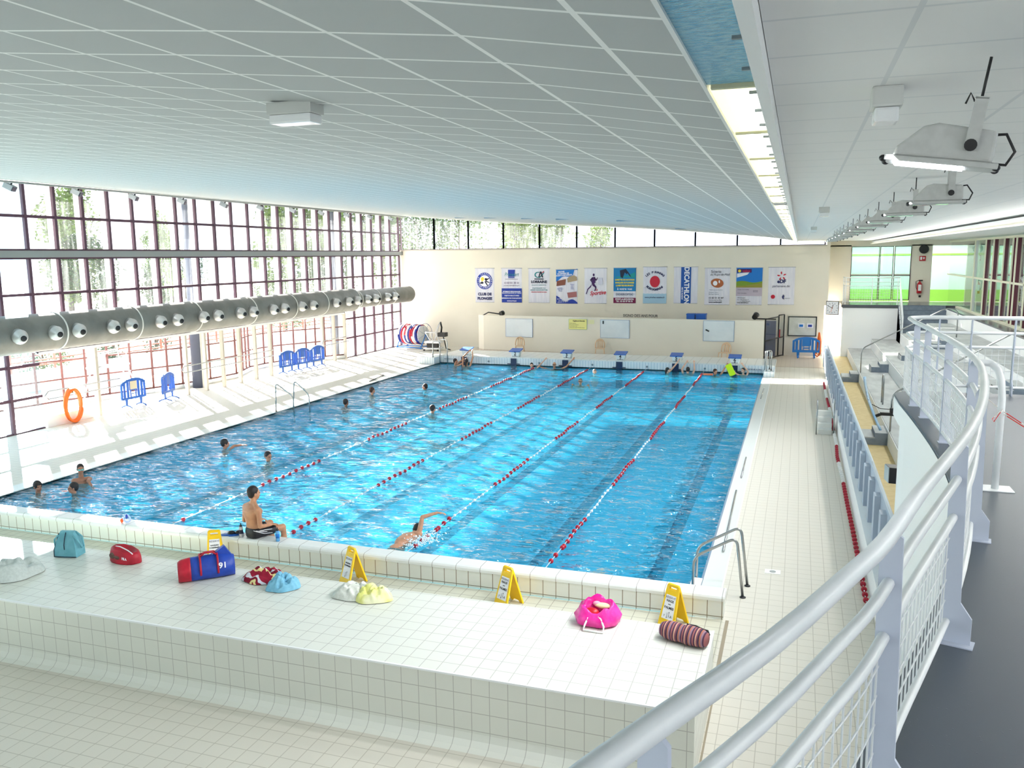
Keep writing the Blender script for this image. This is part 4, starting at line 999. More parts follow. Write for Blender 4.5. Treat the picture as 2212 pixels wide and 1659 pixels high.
# ------------------------------------------------------------------ lane ropes
flm = MB().lathe((0,0,0),(0,1,0),[(-.035,.015),(-.03,.034),(-.01,.044),(.01,.044),(.03,.034),(.035,.015)],14)
proto = {}
for nm, m in (('r', DRED), ('w', FWHITE)):
    o = flm.build('float', m); proto[nm] = o.data; bpy.data.objects.remove(o)
lab = ['between blocks 5 and 6','between blocks 4 and 5','between blocks 3 and 4','between blocks 2 and 3']
for i in range(4):
    x = -2.5*(i+1); t = thing('lane_rope', 'lane rope of red and white floats '+lab[i], 'lane rope', (x,12.5,0), 'lane ropes across the pool')
    MB().tube([(x,0,.03),(x,.6,0),(x,24.3,0),(x,25,.06)], .008, 6).build('cable', mat('cable_grey', srgb(190,195,200), .4), t)
    n = 89
    for k in range(n):
        y = 1.15+k*.26+(.12 if k < 2 else 0)*0; ph = (k+i*3) % 19
        red = ph < 10 or y > 22.2
        yy = y+.14*(1 if k in (2+i,) else 0)
        o = bpy.data.objects.new('float', proto['r' if red else 'w']); C.objects.link(o); o.parent = t; o.location = (.012*sin(k*.7+i), yy-12.5, .012*sin(k*1.3))
        if not red: o.scale = (.6,.8,.6)
# spare rope lying on the deck by the parapet
pts = [(2.3,22.5),(2.3,19.5),(2.33,17),(2.33,15),(2.33,12.7),(2.34,11.5),(2.3,10),(2.33,8),(2.33,6),(2.34,4),(2.34,3),(2.34,2),(2.34,.8)]
t = thing('lane_rope', 'spare red and white lane rope lying on the deck along the white parapet wall', 'lane rope', (2.3,11,0))
MB().tube([(a,b,.05) for a, b in pts], .008, 6).build('cable', STEEL, t)
rs = resample(pts, .21)
for k, (p, a) in enumerate(rs):
    o = bpy.data.objects.new('float', proto['r' if (k//9) % 2 == 0 or k > 75 else 'w']); C.objects.link(o); o.parent = t; o.location = (p[0]-2.3, p[1]-11, .055); o.rotation_euler = (0,0,a-PI/2)

# ------------------------------------------------------------------ ladders and handrails
def ladder(label, hoops, parts=()):
    x, y, z = hoops[0][0]; t = thing('pool_ladder', label, 'ladder', hoops[0][-1]); 
    for h_ in hoops:
        MB().tube(bend(h_), .021, 12).build('side_rail', STEEL, t)
        e = h_[-1]; MB().lathe((e[0],e[1],e[2]),(0,0,1),[(0,.045),(.012,.045),(.02,.03)],14).build('foot_flange', BLACK, t)
    for b in parts: MB().rbox(*b,.01).build('step', FWHITE, t)
    return t
def bend(pts, r=.14):
    """round the corners of a polyline"""
    pts = [Vector(p) for p in pts]; out = [pts[0]]
    for a, b, c in zip(pts, pts[1:], pts[2:]):
        u, v = (a-b), (c-b); q = min(r, u.length*.45, v.length*.45); u.normalize(); v.normalize()
        p0, p1 = b+u*q, b+v*q
        for k in range(7):
            s = k/6; out.append(p0*(1-s)**2+b*2*s*(1-s)+p1*s*s)
    out.append(pts[-1]); return out
ladder('bent steel ladder rails at the near right pool corner beside the end wall',
  [[(-.1,.56,-.5),(-.1,.56,.55),(.52,.56,.92),(.63,.56,0)], [(-.1,1.03,-.5),(-.1,1.03,.55),(.55,1.03,.94),(.67,1.03,0)]], [(-.16,.58,.03,0,1.0,.06)])
ladder('steel ladder hoops on the tiled step at the far right pool corner', [[(.1,24.2,-.3),(.1,24.2,1.05),(.28,24.5,1.05),(.28,24.5,.2)], [(.02,24.6,-.3),(.02,24.6,1.0),(.2,24.85,1.0),(.2,24.85,.2)]])
ladder('steel ladder hoops at the far left pool corner', [[(-14.7,24.3,-.3),(-14.7,24.3,1.05),(-15.15,24.5,1.05),(-15.15,24.5,.3)], [(-14.6,24.95,-.3),(-14.6,24.95,1.1),(-15.05,25.1,1.1),(-15.05,25.1,.35)]])
ladder('bent steel ladder rails midway along the left pool edge', [[(-14.45,11.75,-.4),(-14.5,11.8,.5),(-14.95,11.5,.98),(-15.05,11.6,0)], [(-14.2,12.3,-.4),(-14.25,12.35,.5),(-14.6,12.05,1.0),(-14.72,12.1,0)]])
meta(MB().tube([(-14.95,1.15,-.5),(-14.95,1.15,.75)],.05,10).build('pool_post', mat('teal_post', srgb(20,100,125), .4)), 'teal post standing in the water at the near left corner', 'post')
es = thing('portable_steps', 'white portable steps with two steel rails on the right deck', 'steps', (2.05,13,0))
for k in range(4): MB().rbox(1.9,12.85+.2*k,.0,2.27,13.05+.2*k,.14+.14*k,.01).build('step', mat('step_white', srgb(226,226,220), .5), es)
for x in (1.86,2.31): MB().tube([(x,12.8,0),(x,12.8,.98)], .018, 8).build('hand_post', STEEL, es)
for (a, b, l) in (((.12,9.4),(.13,7.4),'middle'),((.1,6.3),(.15,2.4),'nearest'),((.09,18.4),(.11,20.7),'farthest')):
    meta(MB().tube([(a[0]+.04,a[1],.02),(b[0]+.04,b[1],.02)],.02,8).build('cover_rod', STEEL), 'thin steel rod lying in the right gutter, %s of three' % l, 'rod', 'rods in the right gutter')
meta(MB().tube([(-15.2,18.3,.03),(-15.5,20.1,.03)],.025,8).build('cover_rod', mat('dark_rod', srgb(70,70,75), .4)), 'dark rod lying on the deck at the left pool edge', 'rod')
for k, (y0, y1, l) in enumerate(((13.3,18.95,'middle'),(7.35,10.2,'near left'),(22.95,25.3,'far'))):
    t = thing('hand_rail', 'double steel handrail fixed to the cream posts, %s section' % l, 'railing', (-20.15,y0,.9))
    for z in (1.12,.88): MB().tube([(-20.13,y0,z),(-20.13,y1,z)], .018, 8).build('rail_bar', STEEL, t)
    MB().tube([(-20.13,y0,1.12),(-20.13,y0-.12,1.0),(-20.13,y0,.88)], .018, 8).build('rail_end', STEEL, t)
# stand handrails
for y, l, p in ((22.3,'far',[(3.58,22.3,.5),(3.58,22.3,1.45),(6.35,22.3,3.0),(6.75,22.3,2.95),(6.75,22.3,1.94)]),(11.15,'near',[(3.58,11.15,.5),(3.58,11.15,1.5),(6.25,11.15,3.15),(6.7,11.15,3.05),(6.7,11.15,1.94)]),(15.4,'short',[(3.75,15.2,.53),(3.75,15.2,1.4),(3.75,15.6,1.4),(3.75,15.6,.53)])):
    t = thing('hand_rail', 'steel handrail %s' % {'far':'climbing the far aisle of the seating steps','near':'climbing the near aisle of the seating steps','short':'loop standing on the first seating row'}[l], 'railing', (p[0][0],y,p[0][2]))
    MB().tube(bend(p,.2), .022, 10).build('rail_bar', STEEL, t)
t = thing('hand_rail', 'thin vertical grey tube rail behind the curved platform railing', 'railing', (4.6,.9,1.9))
MB().tube(bend([(4.45,.75,1.0),(4.45,.75,4.05),(5.5,.75,4.7)],.15), .018, 8).build('rail_bar', STEEL, t)
# landing railing
lr = thing('guard_rail', 'white tubular railing around the far landing', 'railing', (4.4,31.05,2.6))
pth = [(3.3,32.6),(3.3,31.3),(3.5,31.05),(5.68,31.05)]
for z in (3.86,3.66,3.48,2.72): MB().tube(bend([(x,y,z) for x,y in pth],.1), .022 if z > 3.8 else .016, 8).build('rail_bar', RAIL, lr)
mb = MB()
for p, _ in resample(pth, .11): mb.tube([(*p,2.74),(*p,3.48)], .004, 4, caps=False)
for z in (2.86,3.0,3.12,3.24,3.36): mb.tube([(x,y,z) for x,y in pth], .005, 4)
mb.build('wire_mesh', RAIL, lr)
for x, y in ((3.3,32.2),(3.35,31.2),(4.5,31.05),(5.6,31.05)): MB().box(x-.02,y-.02,2.6,x+.02,y+.02,3.86).build('post', RAIL, lr)
for z0, z1 in ((3.86,2.2),(3.66,2.0),(3.48,1.85),(2.72,1.15)): MB().tube([(5.68,31.05,z0),(5.66,30.6,z0-.25),(5.66,28.9,z1)], .018, 8).build('rail_bar', RAIL, lr)
mb = MB()
for k in range(14): y = 30.6-.12*k; z = 3.2-.12*k*.93; mb.tube([(5.66,y,z-.65),(5.66,y,z)], .004, 4)
mb.build('wire_mesh', RAIL, lr); MB().cyl((5.66,28.9,.98),(5.66,28.9,2.2),.02).build('post', RAIL, lr)

# ------------------------------------------------------------------ blue crowd barriers
def barrier_parts(t, m, w=1.05, sign=False):
    mb = MB(); hw = w/2
    top = [(-hw+.0,.34),(-hw,.85)]+[(-hw+w*k/10, .85+.16*sin(PI*k/10)**.7) for k in range(1,10)]+[(hw,.85),(hw,.34)]
    inn = [(x*.9, z-.08 if z > .5 else z+.0) for x, z in top]
    n = len(top)
    for k in range(n-1): mb.prism([top[k], top[k+1], inn[k+1], inn[k]], 1, -.03, .03)
    mb.rbox(-hw,-.03,.28,hw,.03,.37,.01)
    mb.build('frame', m, t)
    for x in (-.36*w,-.22*w,.22*w,.36*w): MB().rbox(x-.036,-.02,.33,x+.036,.02,.93 if abs(x) < .3*w else .88,.008).build('slat', m, t)
    MB().rbox(-.15*w,-.02,.58,.15*w,.02,.96,.01).box(-.12*w,-.02,.36,-.1*w,.02,.6).box(.1*w,-.02,.36,.12*w,.02,.6).box(-.12*w,-.02,.46,.12*w,.02,.49).build('centre_panel', m, t)
    for s in (-1,1):
        x = s*.3*w; MB().prism([(x-.05,.3),(x+.05,.3),(x+.035,.08),(x+.0,.06),(x-.035,.08)], 1, -.02, .02).tube([(x,-.24,.012),(x,-.1,.07),(x,0,.1),(x,.1,.07),(x,.24,.012)], .022, 8).build('foot', m, t)
    if sign: MB().box(-.14*w,-.035,.62,.14*w,-.022,.9).build('notice_sheet', P('beigenote',205,195,170), t)
bb = []
for (x, y, rz, l, sg) in ((-20.42,11.05,1.52,'blue plastic crowd barrier with a notice sheet near the orange hose',True),(-20.2,12.5,1.9,'single blue plastic crowd barrier standing between the cream posts',False),
    (-20.05,19.75,1.5,'blue crowd barrier, left one of three linked under the duct',False),(-19.98,20.85,1.5,'blue crowd barrier, middle one of three linked under the duct',False),(-19.9,21.98,1.5,'blue crowd barrier, right one of three linked under the duct',False)):
    t = local('crowd_barrier', l, 'barrier', (x,y,0), 'blue crowd barriers on the left deck', rz); barrier_parts(t, BLUE, 1.05, sg)
for (x, y, l) in ((1.68,30.9,'light blue crowd barrier stacked in front under the notice board'),(1.72,31.15,'light blue crowd barrier stacked behind against the cream wall')):
    t = local('crowd_barrier', l, 'barrier', (x,y,0), 'light blue barriers under the notice board', .05); barrier_parts(t, LBLUE, 1.25)
# orange hose and rope
def coil(name, label, c, a, b, n, r, m, nrm, seed=1):
    rnd = random.Random(seed); pts = []
    N_ = n*26
    for k in range(N_):
        th = 2*PI*k/26; j = 1+.16*noise.noise(Vector((k*.11,seed,0)))
        u = cos(th)*a*j; v = sin(th)*b*j; d = .09*noise.noise(Vector((k*.07,seed+9,0)))+.1*(k/N_-.5)
        pts.append((c[0]+nrm[0]*d+nrm[1]*u, c[1]+nrm[1]*d-nrm[0]*u*-1 if 0 else c[1]+nrm[1]*d+(nrm[0])*u, c[2]+v))
    return MB().tube(pts, r, 7)
t = thing('hose_coil', 'orange hose coil standing against the first cream post on the left', 'hose', (-20.05,8.15,0))
coil('h','',(-20.05,8.15,.57),.3,.5,12,.033,ORANGE,(1,0)).build('hose', ORANGE, t); MB().box(-20.14,8.05,.95,-20.05,8.2,1.1).build('hook', mat('olive', srgb(90,90,40), .5), t)
t = thing('rope_coil', 'orange rope hanging in loops on the wall corner at the right', 'rope', (2.3,31.0,.1))
MB().tube([(2.25,31,1.25),(2.18,31,.7),(2.1,31,.2),(2.2,31,.08),(2.33,31,.2),(2.34,31,.8),(2.27,31,1.25),(2.22,30.97,.6),(2.15,30.97,.25),(2.28,30.97,.15),(2.3,30.97,.7),(2.26,30.97,1.25)], .035, 7).build('rope', ORANGE, t)

# ------------------------------------------------------------------ reel, pool lift, lifeguard chair
rl = thing('rope_reel', 'blue framed reel wound with red, white and blue lane rope in the far corner', 'reel', (-19,30.3,0))
RX = Vector((.95,-.25,0)).normalized(); rc = Vector((-18.95,30.4,.78))
mb = MB()
for s in (-.85,.85):
    e = rc+RX*s; q = Vector((-RX.y,RX.x,0))
    mb.tube([e+q*.5-Vector((0,0,.74)), e+Vector((0,0,.0)), e-q*.5-Vector((0,0,.74))], .03, 6)
    mb.tube([e+q*.5-Vector((0,0,.72)), e-q*.5-Vector((0,0,.72))], .03, 6)
for q_ in (.45,-.45):
    q = Vector((-RX.y,RX.x,0))*q_; mb.tube([rc-RX*.9+q-Vector((0,0,.7)), rc+RX*.9+q-Vector((0,0,.7))], .03, 6)
mb.build('frame', LBLUE, rl)
mb = MB()
for s in (-.8,.8):
    mb.torus(rc+RX*s, RX, .62, .012, 36, 6)
    for k in range(4):
        a = PI*k/4+.3; v = Vector((-RX.y,RX.x,0))*cos(a)*.62+Vector((0,0,sin(a)*.62)); mb.tube([rc+RX*s-v, rc+RX*s+v], .008, 5)
mb.build('wheel', mat('reel_wheel', srgb(120,130,165), .4), rl)
MB().cyl(rc+RX*.66, rc+RX*.69, .5, seg=28).build('drum_flange', FWHITE, rl)
cols = [FWHITE, DRED, mat('float_navy', srgb(22,40,130), .4), FWHITE, DRED, MATS['float_navy'], FWHITE, DRED, MATS['float_navy'], FWHITE, MATS['float_navy'], DRED]
for k in range(11):
    s = -.7+.125*k; R = .5+.05*noise.noise(Vector((k*1.7,0,0))); 
    for h_ in range(2):
        a0, a1 = (0, PI) if h_ == 0 else (PI, 2*PI); u = Vector((-RX.y,RX.x,0)); off = .8*k
        pts = [rc+RX*(s+.03*sin(a+k))+u*cos(a+off)*R+Vector((0,0,sin(a+off)*R)) for a in [a0+(a1-a0)*j/18 for j in range(19)]]
        MB().tube(pts, .066, 9, rs=[.066 if j % 2 else .058 for j in range(19)]).build('rope_turn', cols[(k*2+h_*5) % 12], rl)
pf = thing('pool_lift', 'white framed pool lift chair on wheels with black seat near the far left corner', 'lift', (-17.3,29.5,0))
W1 = mat('lift_white', srgb(235,235,238), .35)
MB().rbox(-17.85,29.2,.1,-16.95,29.9,.17,.01).rbox(-17.8,29.25,.42,-16.95,29.85,.52,.02).build('base', W1, pf)
MB().box(-17.7,29.35,.17,-17.1,29.8,.42).build('battery_box', BLACK, pf)
MB().tube([(-17.75,29.3,1.0),(-17.15,29.3,1.0),(-16.95,29.35,.5)],.022,8).tube([(-17.75,29.3,1.0),(-17.5,29.4,.52)],.022,8).tube([(-17.45,29.3,1.0),(-17.35,29.4,.52)],.018,8).tube([(-17.2,29.35,.98),(-17.0,29.6,1.55),(-17.3,29.5,.52)],.022,8).build('frame', W1, pf)
MB().tube([(-17.02,29.7,1.55),(-16.95,29.7,1.25),(-17.0,29.7,.9)],.05,8).rbox(-17.15,29.55,.75,-16.7,29.95,.98,.03).build('seat', BLACK, pf)
MB().tube([(-16.9,29.75,.8),(-16.75,29.8,.1),(-16.5,29.8,.03)],.03,8).build('footrest', BLACK, pf)
for x in (-17.8,-17.0): MB().cyl((x,29.2,.05),(x,29.26,.05),.05).build('wheel', BLACK, pf)
lg = thing('lifeguard_chair', 'tall white lifeguard chair by the terrace glazing', 'chair', (-21.0,10.6,0))
W2 = mat('chair_white', srgb(246,246,248), .35)
legs = [((-21.3,9.6,0),(-21.1,10.0,1.45)),((-20.7,9.6,0),(-20.9,10.0,1.45)),((-21.3,11.9,0),(-21.1,11.3,1.45)),((-20.7,11.9,0),(-20.9,11.3,1.45))]
for a, b in legs: MB().tube([a,b],.025,8).build('leg', W2, lg)
MB().rbox(-21.25,9.9,1.42,-20.8,11.4,1.48,.01).build('platform', W2, lg)
MB().rbox(-21.2,9.95,1.5,-20.85,10.4,1.85,.03).rbox(-21.2,9.9,1.85,-20.85,9.98,2.15,.03).build('seat', W2, lg)
MB().tube([(-20.85,10.0,1.9),(-20.85,11.3,1.95),(-20.85,11.35,1.5)],.018,8).tube([(-21.2,10.0,1.9),(-21.2,11.3,1.95),(-21.2,11.35,1.5)],.018,8).build('arm_rest', W2, lg)
for k in range(4): MB().tube([(-21.2,11.78-.12*k,.3*(k+1)),(-20.8,11.78-.12*k,.3*(k+1))],.016,6).build('rung', W2, lg)
# ------------------------------------------------------------------ things on the right wall and gallery
ck = thing('wall_clock', 'square white wall clock with black rim at the wall corner', 'clock', (2.78,30.9,2.1)); Mc = T(2.78,30.88,2.44) @ RZ(-.25)
MB().rbox(-.29,0,-.33,.29,.08,.33,.01,Mc).build('case', BLACK, ck); MB().box(-.265,-.012,-.3,.265,0,.3,Mc).build('dial', PAPER, ck)
mb = MB()
for k in range(12):
    a = k*PI/6; mb.box(-.012,-.018,.2,.012,-.012,.25,Mc @ Matrix.Rotation(a,4,'Y'))
mb.build('hour_marks', GREYINK, ck)
MB().box(-.012,-.024,-.03,.012,-.018,.17,Mc @ Matrix.Rotation(.25,4,'Y')).box(-.01,-.024,-.03,.01,-.018,.24,Mc @ Matrix.Rotation(-1.1,4,'Y')).build('hand', INK, ck)
MB().box(-.005,-.03,-.06,.005,-.025,.2,Mc @ Matrix.Rotation(3.4,4,'Y')).build('second_hand', ORANGE, ck)
fe = thing('fire_extinguisher', 'red fire extinguisher hanging on the pale wall by the landing windows', 'extinguisher', (6.85,33.9,3.0))
MB().lathe((6.85,33.88,3.02),(0,0,1),[(0,.1),(.02,.115),(.45,.115),(.52,.07),(.56,.035),(.62,.035)],20).build('cylinder', RED, fe)
MB().box(6.78,33.75,3.15,6.92,33.765,3.45).build('printed_label', PAPER, fe); MB().box(6.8,33.84,3.62,6.98,33.9,3.68).tube([(6.8,33.86,3.66),(6.68,33.86,3.6),(6.7,33.86,3.3),(6.74,33.86,3.2)],.016,6).build('valve_hose', BLACK, fe)
ex = thing('exit_sign', 'small red and white emergency sign above the fire extinguisher', 'sign', (6.9,33.96,4.6))
MB().box(6.78,33.95,4.6,7.06,33.99,4.84).build('plate', RED, ex); MB().box(6.81,33.94,4.65,6.9,33.95,4.8).prism([(6.95,4.68),(7.0,4.68),(7.0,4.74),(7.03,4.74),(6.975,4.8),(6.92,4.74),(6.95,4.74)],1,33.94,33.95).build('pictogram', PAPER, ex)
lsp = thing('loudspeaker', 'round black loudspeaker high on the pale wall by the exit sign', 'speaker', (6.95,33.9,5.1))
MB().lathe((6.95,34,5.17),(0,-1,0),[(0,.1),(.05,.2),(.12,.22),(.14,.19),(.12,.05)],24).build('speaker_cone', BLACK, lsp)
so_ = meta(MB().box(6.85,33.97,2.82,6.95,33.99,2.92).build('wall_socket', BLACK), 'small dark socket low on the pale wall under the extinguisher', 'socket')
# pole, speaker, boxes near the platform
pole = meta(MB().tube([(2.9,1.7,.12),(2.9,1.7,3.72)],.028,12).build('pole', mat('pole_paint', srgb(190,185,190), .35)), 'tall slim pole rising beside the curved platform', 'pole')
bs = thing('loudspeaker', 'black box loudspeaker bracketed to the white wall below the platform edge', 'speaker', (2.75,1.3,1.75))
Ms = T(2.72,1.25,1.87) @ RZ(.15)
MB().prism([(-.17,-.11),(.15,-.13),(.15,.1),(-.17,.12)],1,-.12,.12,Ms).build('cabinet', BLACK, bs); MB().box(-.18,-.115,-.105,-.17,.115,.115,Ms).build('grille', mat('grille_grey', srgb(175,185,185), .4), bs)
MB().tube([(2.82,1.3,1.95),(3.0,1.2,2.15)],.015,6).build('bracket', BLACK, bs)
sb = thing('display_case', 'tall narrow case with blue side, white front and wooden top under the platform', 'case', (3.0,.7,1.0))
MB().box(2.98,.45,1.02,3.08,.95,1.88).build('side_panel', mat('case_blue', srgb(20,50,140), .4), sb); MB().box(2.9,.55,1.05,2.98,.95,1.84).build('front_panel', PAPER, sb); MB().box(2.9,.44,1.88,3.16,1.0,1.93).build('top_board', P('wood_top',222,212,180), sb); MB().box(3.08,.45,1.02,3.16,.95,1.88).build('back_panel', FWHITE, sb)
MB().box(2.896,.6,1.55,2.9,.9,1.8).build('printed_sheet', PSKY, sb)
wb = thing('wall_box', 'white rounded wall box with a dark slot on the curved white wall', 'box', (3.05,1.2,2.1))
MB().rbox(2.98,.95,2.08,3.1,1.2,2.62,.03).build('box_body', FWHITE, wb); MB().box(3.1,.98,2.12,3.115,1.17,2.55).build('slot', GREYINK, wb)
ss = thing('curved_sheet', 'tall curved pale blue sheet leaning on the aisle step of the gallery', 'sheet', (3.2,11.8,.4))
mb = MB(); vs = []
for k in range(15):
    u = k/14; z = .42+1.4*(1-u)*1.0; x = 2.93+.45*u**1.5; wv = .5*sin(PI*min(1,max(.02,u*.92+.05)))**.5
    for s in (0,1): vs.append((x+.06*s, 11.8-.5*u*.3+wv*s*.2, z))
    for s in (1,0): vs.append((x+.06*s+.012, 11.82-.5*u*.3+wv*s*.2, z))
for k in range(14):
    for q in range(4): mb.f.append((4*k+q,4*k+(q+1)%4,4*k+4+(q+1)%4,4*k+4+q)); mb.sm.append(True)
mb.v = [Vector(v) for v in vs]; mb.f += [(0,1,2,3),(56,57,58,59)]; mb.sm += [False]*2
mb.build('sheet', vary('pale_blue_sheet', srgb(200,224,246), srgb(150,196,236), 3, .3), ss)
ba = thing('camera_arm', 'black clamped arm with cables fixed to the near aisle handrail', 'bracket', (3.6,10.9,.95))
MB().rbox(3.3,10.85,.98,3.95,10.95,1.06,.01).tube([(3.2,10.9,.95),(3.3,10.9,1.0),(3.4,10.9,1.03)],.04,8).build('arm', BLACK, ba); MB().rbox(3.52,10.84,1.06,3.72,10.96,1.18,.02).tube([(3.1,10.9,1.25),(3.3,10.9,1.15),(3.9,10.9,1.13)],.01,6).build('clamp', BLACK, ba)

# ------------------------------------------------------------------ warning signs
def wsign(x, y, rz, lines, label):
    t = local('floor_sign', label, 'sign', (x,y,0), 'yellow floor signs beside the end wall', rz)
    for s in (-1, 1):
        M = T(0, s*.17, 0) @ Matrix.Rotation(s*.3, 4, 'X')
        if s > 0: M = M @ Matrix.Rotation(PI,4,'Z')
        mb = MB(); o = .0
        outer = [(-.135,0),(-.10,.58),(-.08,.605),(.08,.605),(.10,.58),(.135,0),(.075,0),(.05,.045),(-.05,.045),(-.075,0)]
        # panel in strips leaving the hand hole open
        mb.prism([(-.135,0),(-.075,0),(-.05,.045),(.05,.045),(.075,0),(.135,0),(.104,.52),(-.104,.52)],1,-.012,.012,M)
        mb.prism([(-.104,.52),(-.06,.52),(-.06,.56),(-.1015,.56)],1,-.012,.012,M); mb.prism([(.06,.52),(.104,.52),(.1015,.56),(.06,.56)],1,-.012,.012,M)
        mb.prism([(-.1015,.56),(.1015,.56),(.1,.58),(.08,.605),(-.08,.605),(-.1,.58)],1,-.012,.012,M)
        pn = mb.build('panel', YELLOW, t)
        if s < 0:
            Mp = M @ T(0,-.014,0)
            mb = MB(); mb.prism([(-.095,.12),(.095,.12),(.08,.45),(-.08,.45)],1,-.002,.0,Mp); mb.build('paper', PAPER, t)
            Mt = M @ T(0,-.019,0); m1, m2 = MB(), MB(); text_into(m1,'RÉSERVÉ',0,.415,.042,M=Mt,depth=.0005)
            for l, z, sz in lines: text_into(m2,l,0,z,sz,M=Mt,depth=.0005,bold=.0008)
            for xx, d in ((-.012,-1),(.018,1)):
                m2.box(xx-.002,-.001,.15,xx+.002,0,.21,Mt); zt = .15 if d < 0 else .21
                m2.prism([(xx-.008,zt-d*.0),(xx+.008,zt),(xx,zt+d*.02)],1,-.001,0,Mt)
            if len(lines) > 2: text_into(m2,'7',-.055,.16,.04,M=Mt,depth=.0005); text_into(m2,'A',.055,.165,.05,M=Mt,depth=.0005)
            m1.build('lettering', GREYINK, t, fixn=False); m2.build('lettering', INK, t, fixn=False)
n1 = [('NAGEURS',.35,.03),('CONFIRMÉS',.31,.03)]; n2 = [('NAGE',.37,.045),('avec',.325,.024),('PALMES',.275,.045)]
wsign(-7.83,-.62,.62,n1,'yellow folding floor sign half hidden behind the red and blue sports bag')
wsign(-5.2,-.67,-.45,n1,'yellow folding floor sign reading RÉSERVÉ NAGEURS CONFIRMÉS')
wsign(-2.6,-.72,-.5,n2,'yellow folding floor sign reading NAGE avec PALMES left of the pink bag')
wsign(-.22,-.66,-.5,n2,'yellow folding floor sign reading NAGE avec PALMES behind the striped bag')

# ------------------------------------------------------------------ bags, towels, bottles
def heap(nm, label, cat, c, rx, ry, h, seed, m, rz=0, parts=(), fold=6, rough=.4):
    t = thing(nm, label, cat, c); n, k_ = 72, 26; vs = []
    for i in range(k_+1):
        r = i/k_
        for j in range(n):
            a = 2*PI*j/n; e = 1+.22*noise.noise(Vector((cos(a)*1.4,sin(a)*1.4,seed)))
            x, y = r*rx*e*cos(a), r*ry*e*sin(a)
            f = noise.noise(Vector((x*fold/rx*.35+seed, y*fold/ry*.35, seed)))
            ridg = 1-abs(noise.noise(Vector((x*fold/rx*.5, y*fold/ry*.45+seed*3, seed+4))))*2.2
            w_ = x+.5*y+.25*rx*noise.noise(Vector((x*8,y*8,seed+2))); fo = abs(sin(w_*fold*1.7/rx*.6+seed))**.6; z = h*(1-r**3)**.7*(.5+rough*f+.3*ridg+.18*fo) if r < 1 else 0
            z = max(z, .012*(1-r)); vs.append(Vector((x*cos(rz)-y*sin(rz), x*sin(rz)+y*cos(rz), z+.004))+Vector(c))
    mb = MB(); mb.add(vs, [(i*n+j, i*n+(j+1)%n, (i+1)*n+(j+1)%n, (i+1)*n+j) for i in range(k_) for j in range(n)], True)
    o = mb.build('cloth_heap', m, t, fixn=False)
    return t
BZ = .775
TW = vary('white_towel', srgb(228,230,222), srgb(214,216,206), 30, .95, bump=.4, bscale=180)
heap('towel','crumpled grey white towel at the left edge of the tiled platform','towel',(-8.95,-3.55,BZ),.5,.33,.22,3,vary('grey_towel', srgb(212,220,216), srgb(200,208,204), 30, .95, bump=.4, bscale=180),.7)
heap('towel','crumpled white towel touching a yellow towel','towel',(-4.0,-2.72,BZ),.3,.2,.16,5,TW,.2)
heap('towel','pale yellow towel lying over the edge of a white towel','towel',(-3.7,-2.75,BZ),.26,.17,.18,8,vary('yellow_towel', srgb(238,238,140), srgb(240,240,200), 6, .95, bump=.4, bscale=180),.3)
heap('towel','light blue towel heap with yellow trim right of the patterned towel','towel',(-5.0,-2.8,BZ),.22,.15,.2,12,vary('blue_towel', srgb(120,185,215), srgb(135,198,224), 20, .95, bump=.4, bscale=180),.5)
heap('towel','dark red and cream patterned towel beside the sports bag','towel',(-5.4,-2.62,BZ),.3,.2,.16,17,stripes('patterned_towel', [srgb(150,20,50), srgb(160,25,55), srgb(240,225,160), srgb(130,15,45), srgb(215,215,225)], 1, .16, .95, .25),.1)
# teal handbag
hb = thing('handbag','pale teal handbag with dark piping near the left end of the platform','bag',(-8.72,-2.68,BZ)); Mh = T(-8.72,-2.68,BZ) @ RZ(.22)
TEAL = vary('teal_leather', srgb(112,178,192), srgb(98,165,180), 8, .5)
mb = MB(); rows = [(0,.17,.11),(.12,.165,.11),(.24,.14,.085),(.34,.11,.045),(.37,.10,.02)]; vs = []
for z, a, b in rows: vs += [Mh @ Vector(p) for p in ((-a,-b,z),(0,-b*1.06,z),(a,-b,z),(a,b,z),(0,b*1.06,z),(-a,b,z))]
mb.add(vs, [(6*i+j,6*i+(j+1)%6,6*i+6+(j+1)%6,6*i+6+j) for i in range(4) for j in range(6)]+[(0,1,2,3,4,5),(24,25,26,27,28,29)]); mb.build('bag_body', TEAL, hb)
MB().tube([Mh@Vector(p) for p in ((.0,-.118,.12),(0,-.118,.19),(0,-.095,.27),(0,-.05,.36))],.006,6).tube([Mh@Vector(p) for p in ((-.17,-.113,.01),(.17,-.113,.01))],.007,6).tube([Mh@Vector(p) for p in ((-.17,-.113,.01),(-.165,-.112,.12),(-.11,-.05,.34))],.006,6).build('piping', mat('dark_piping', srgb(25,40,60), .5), hb)
for s in (-1,1): MB().tube([Mh@Vector(p) for p in ((s*.11,-.06,.32),(s*.18,-.06,.25),(s*.21,-.02,.13),(s*.21,.03,.13),(s*.18,.05,.27),(s*.1,.03,.35))],.013,8).build('strap', TEAL, hb)
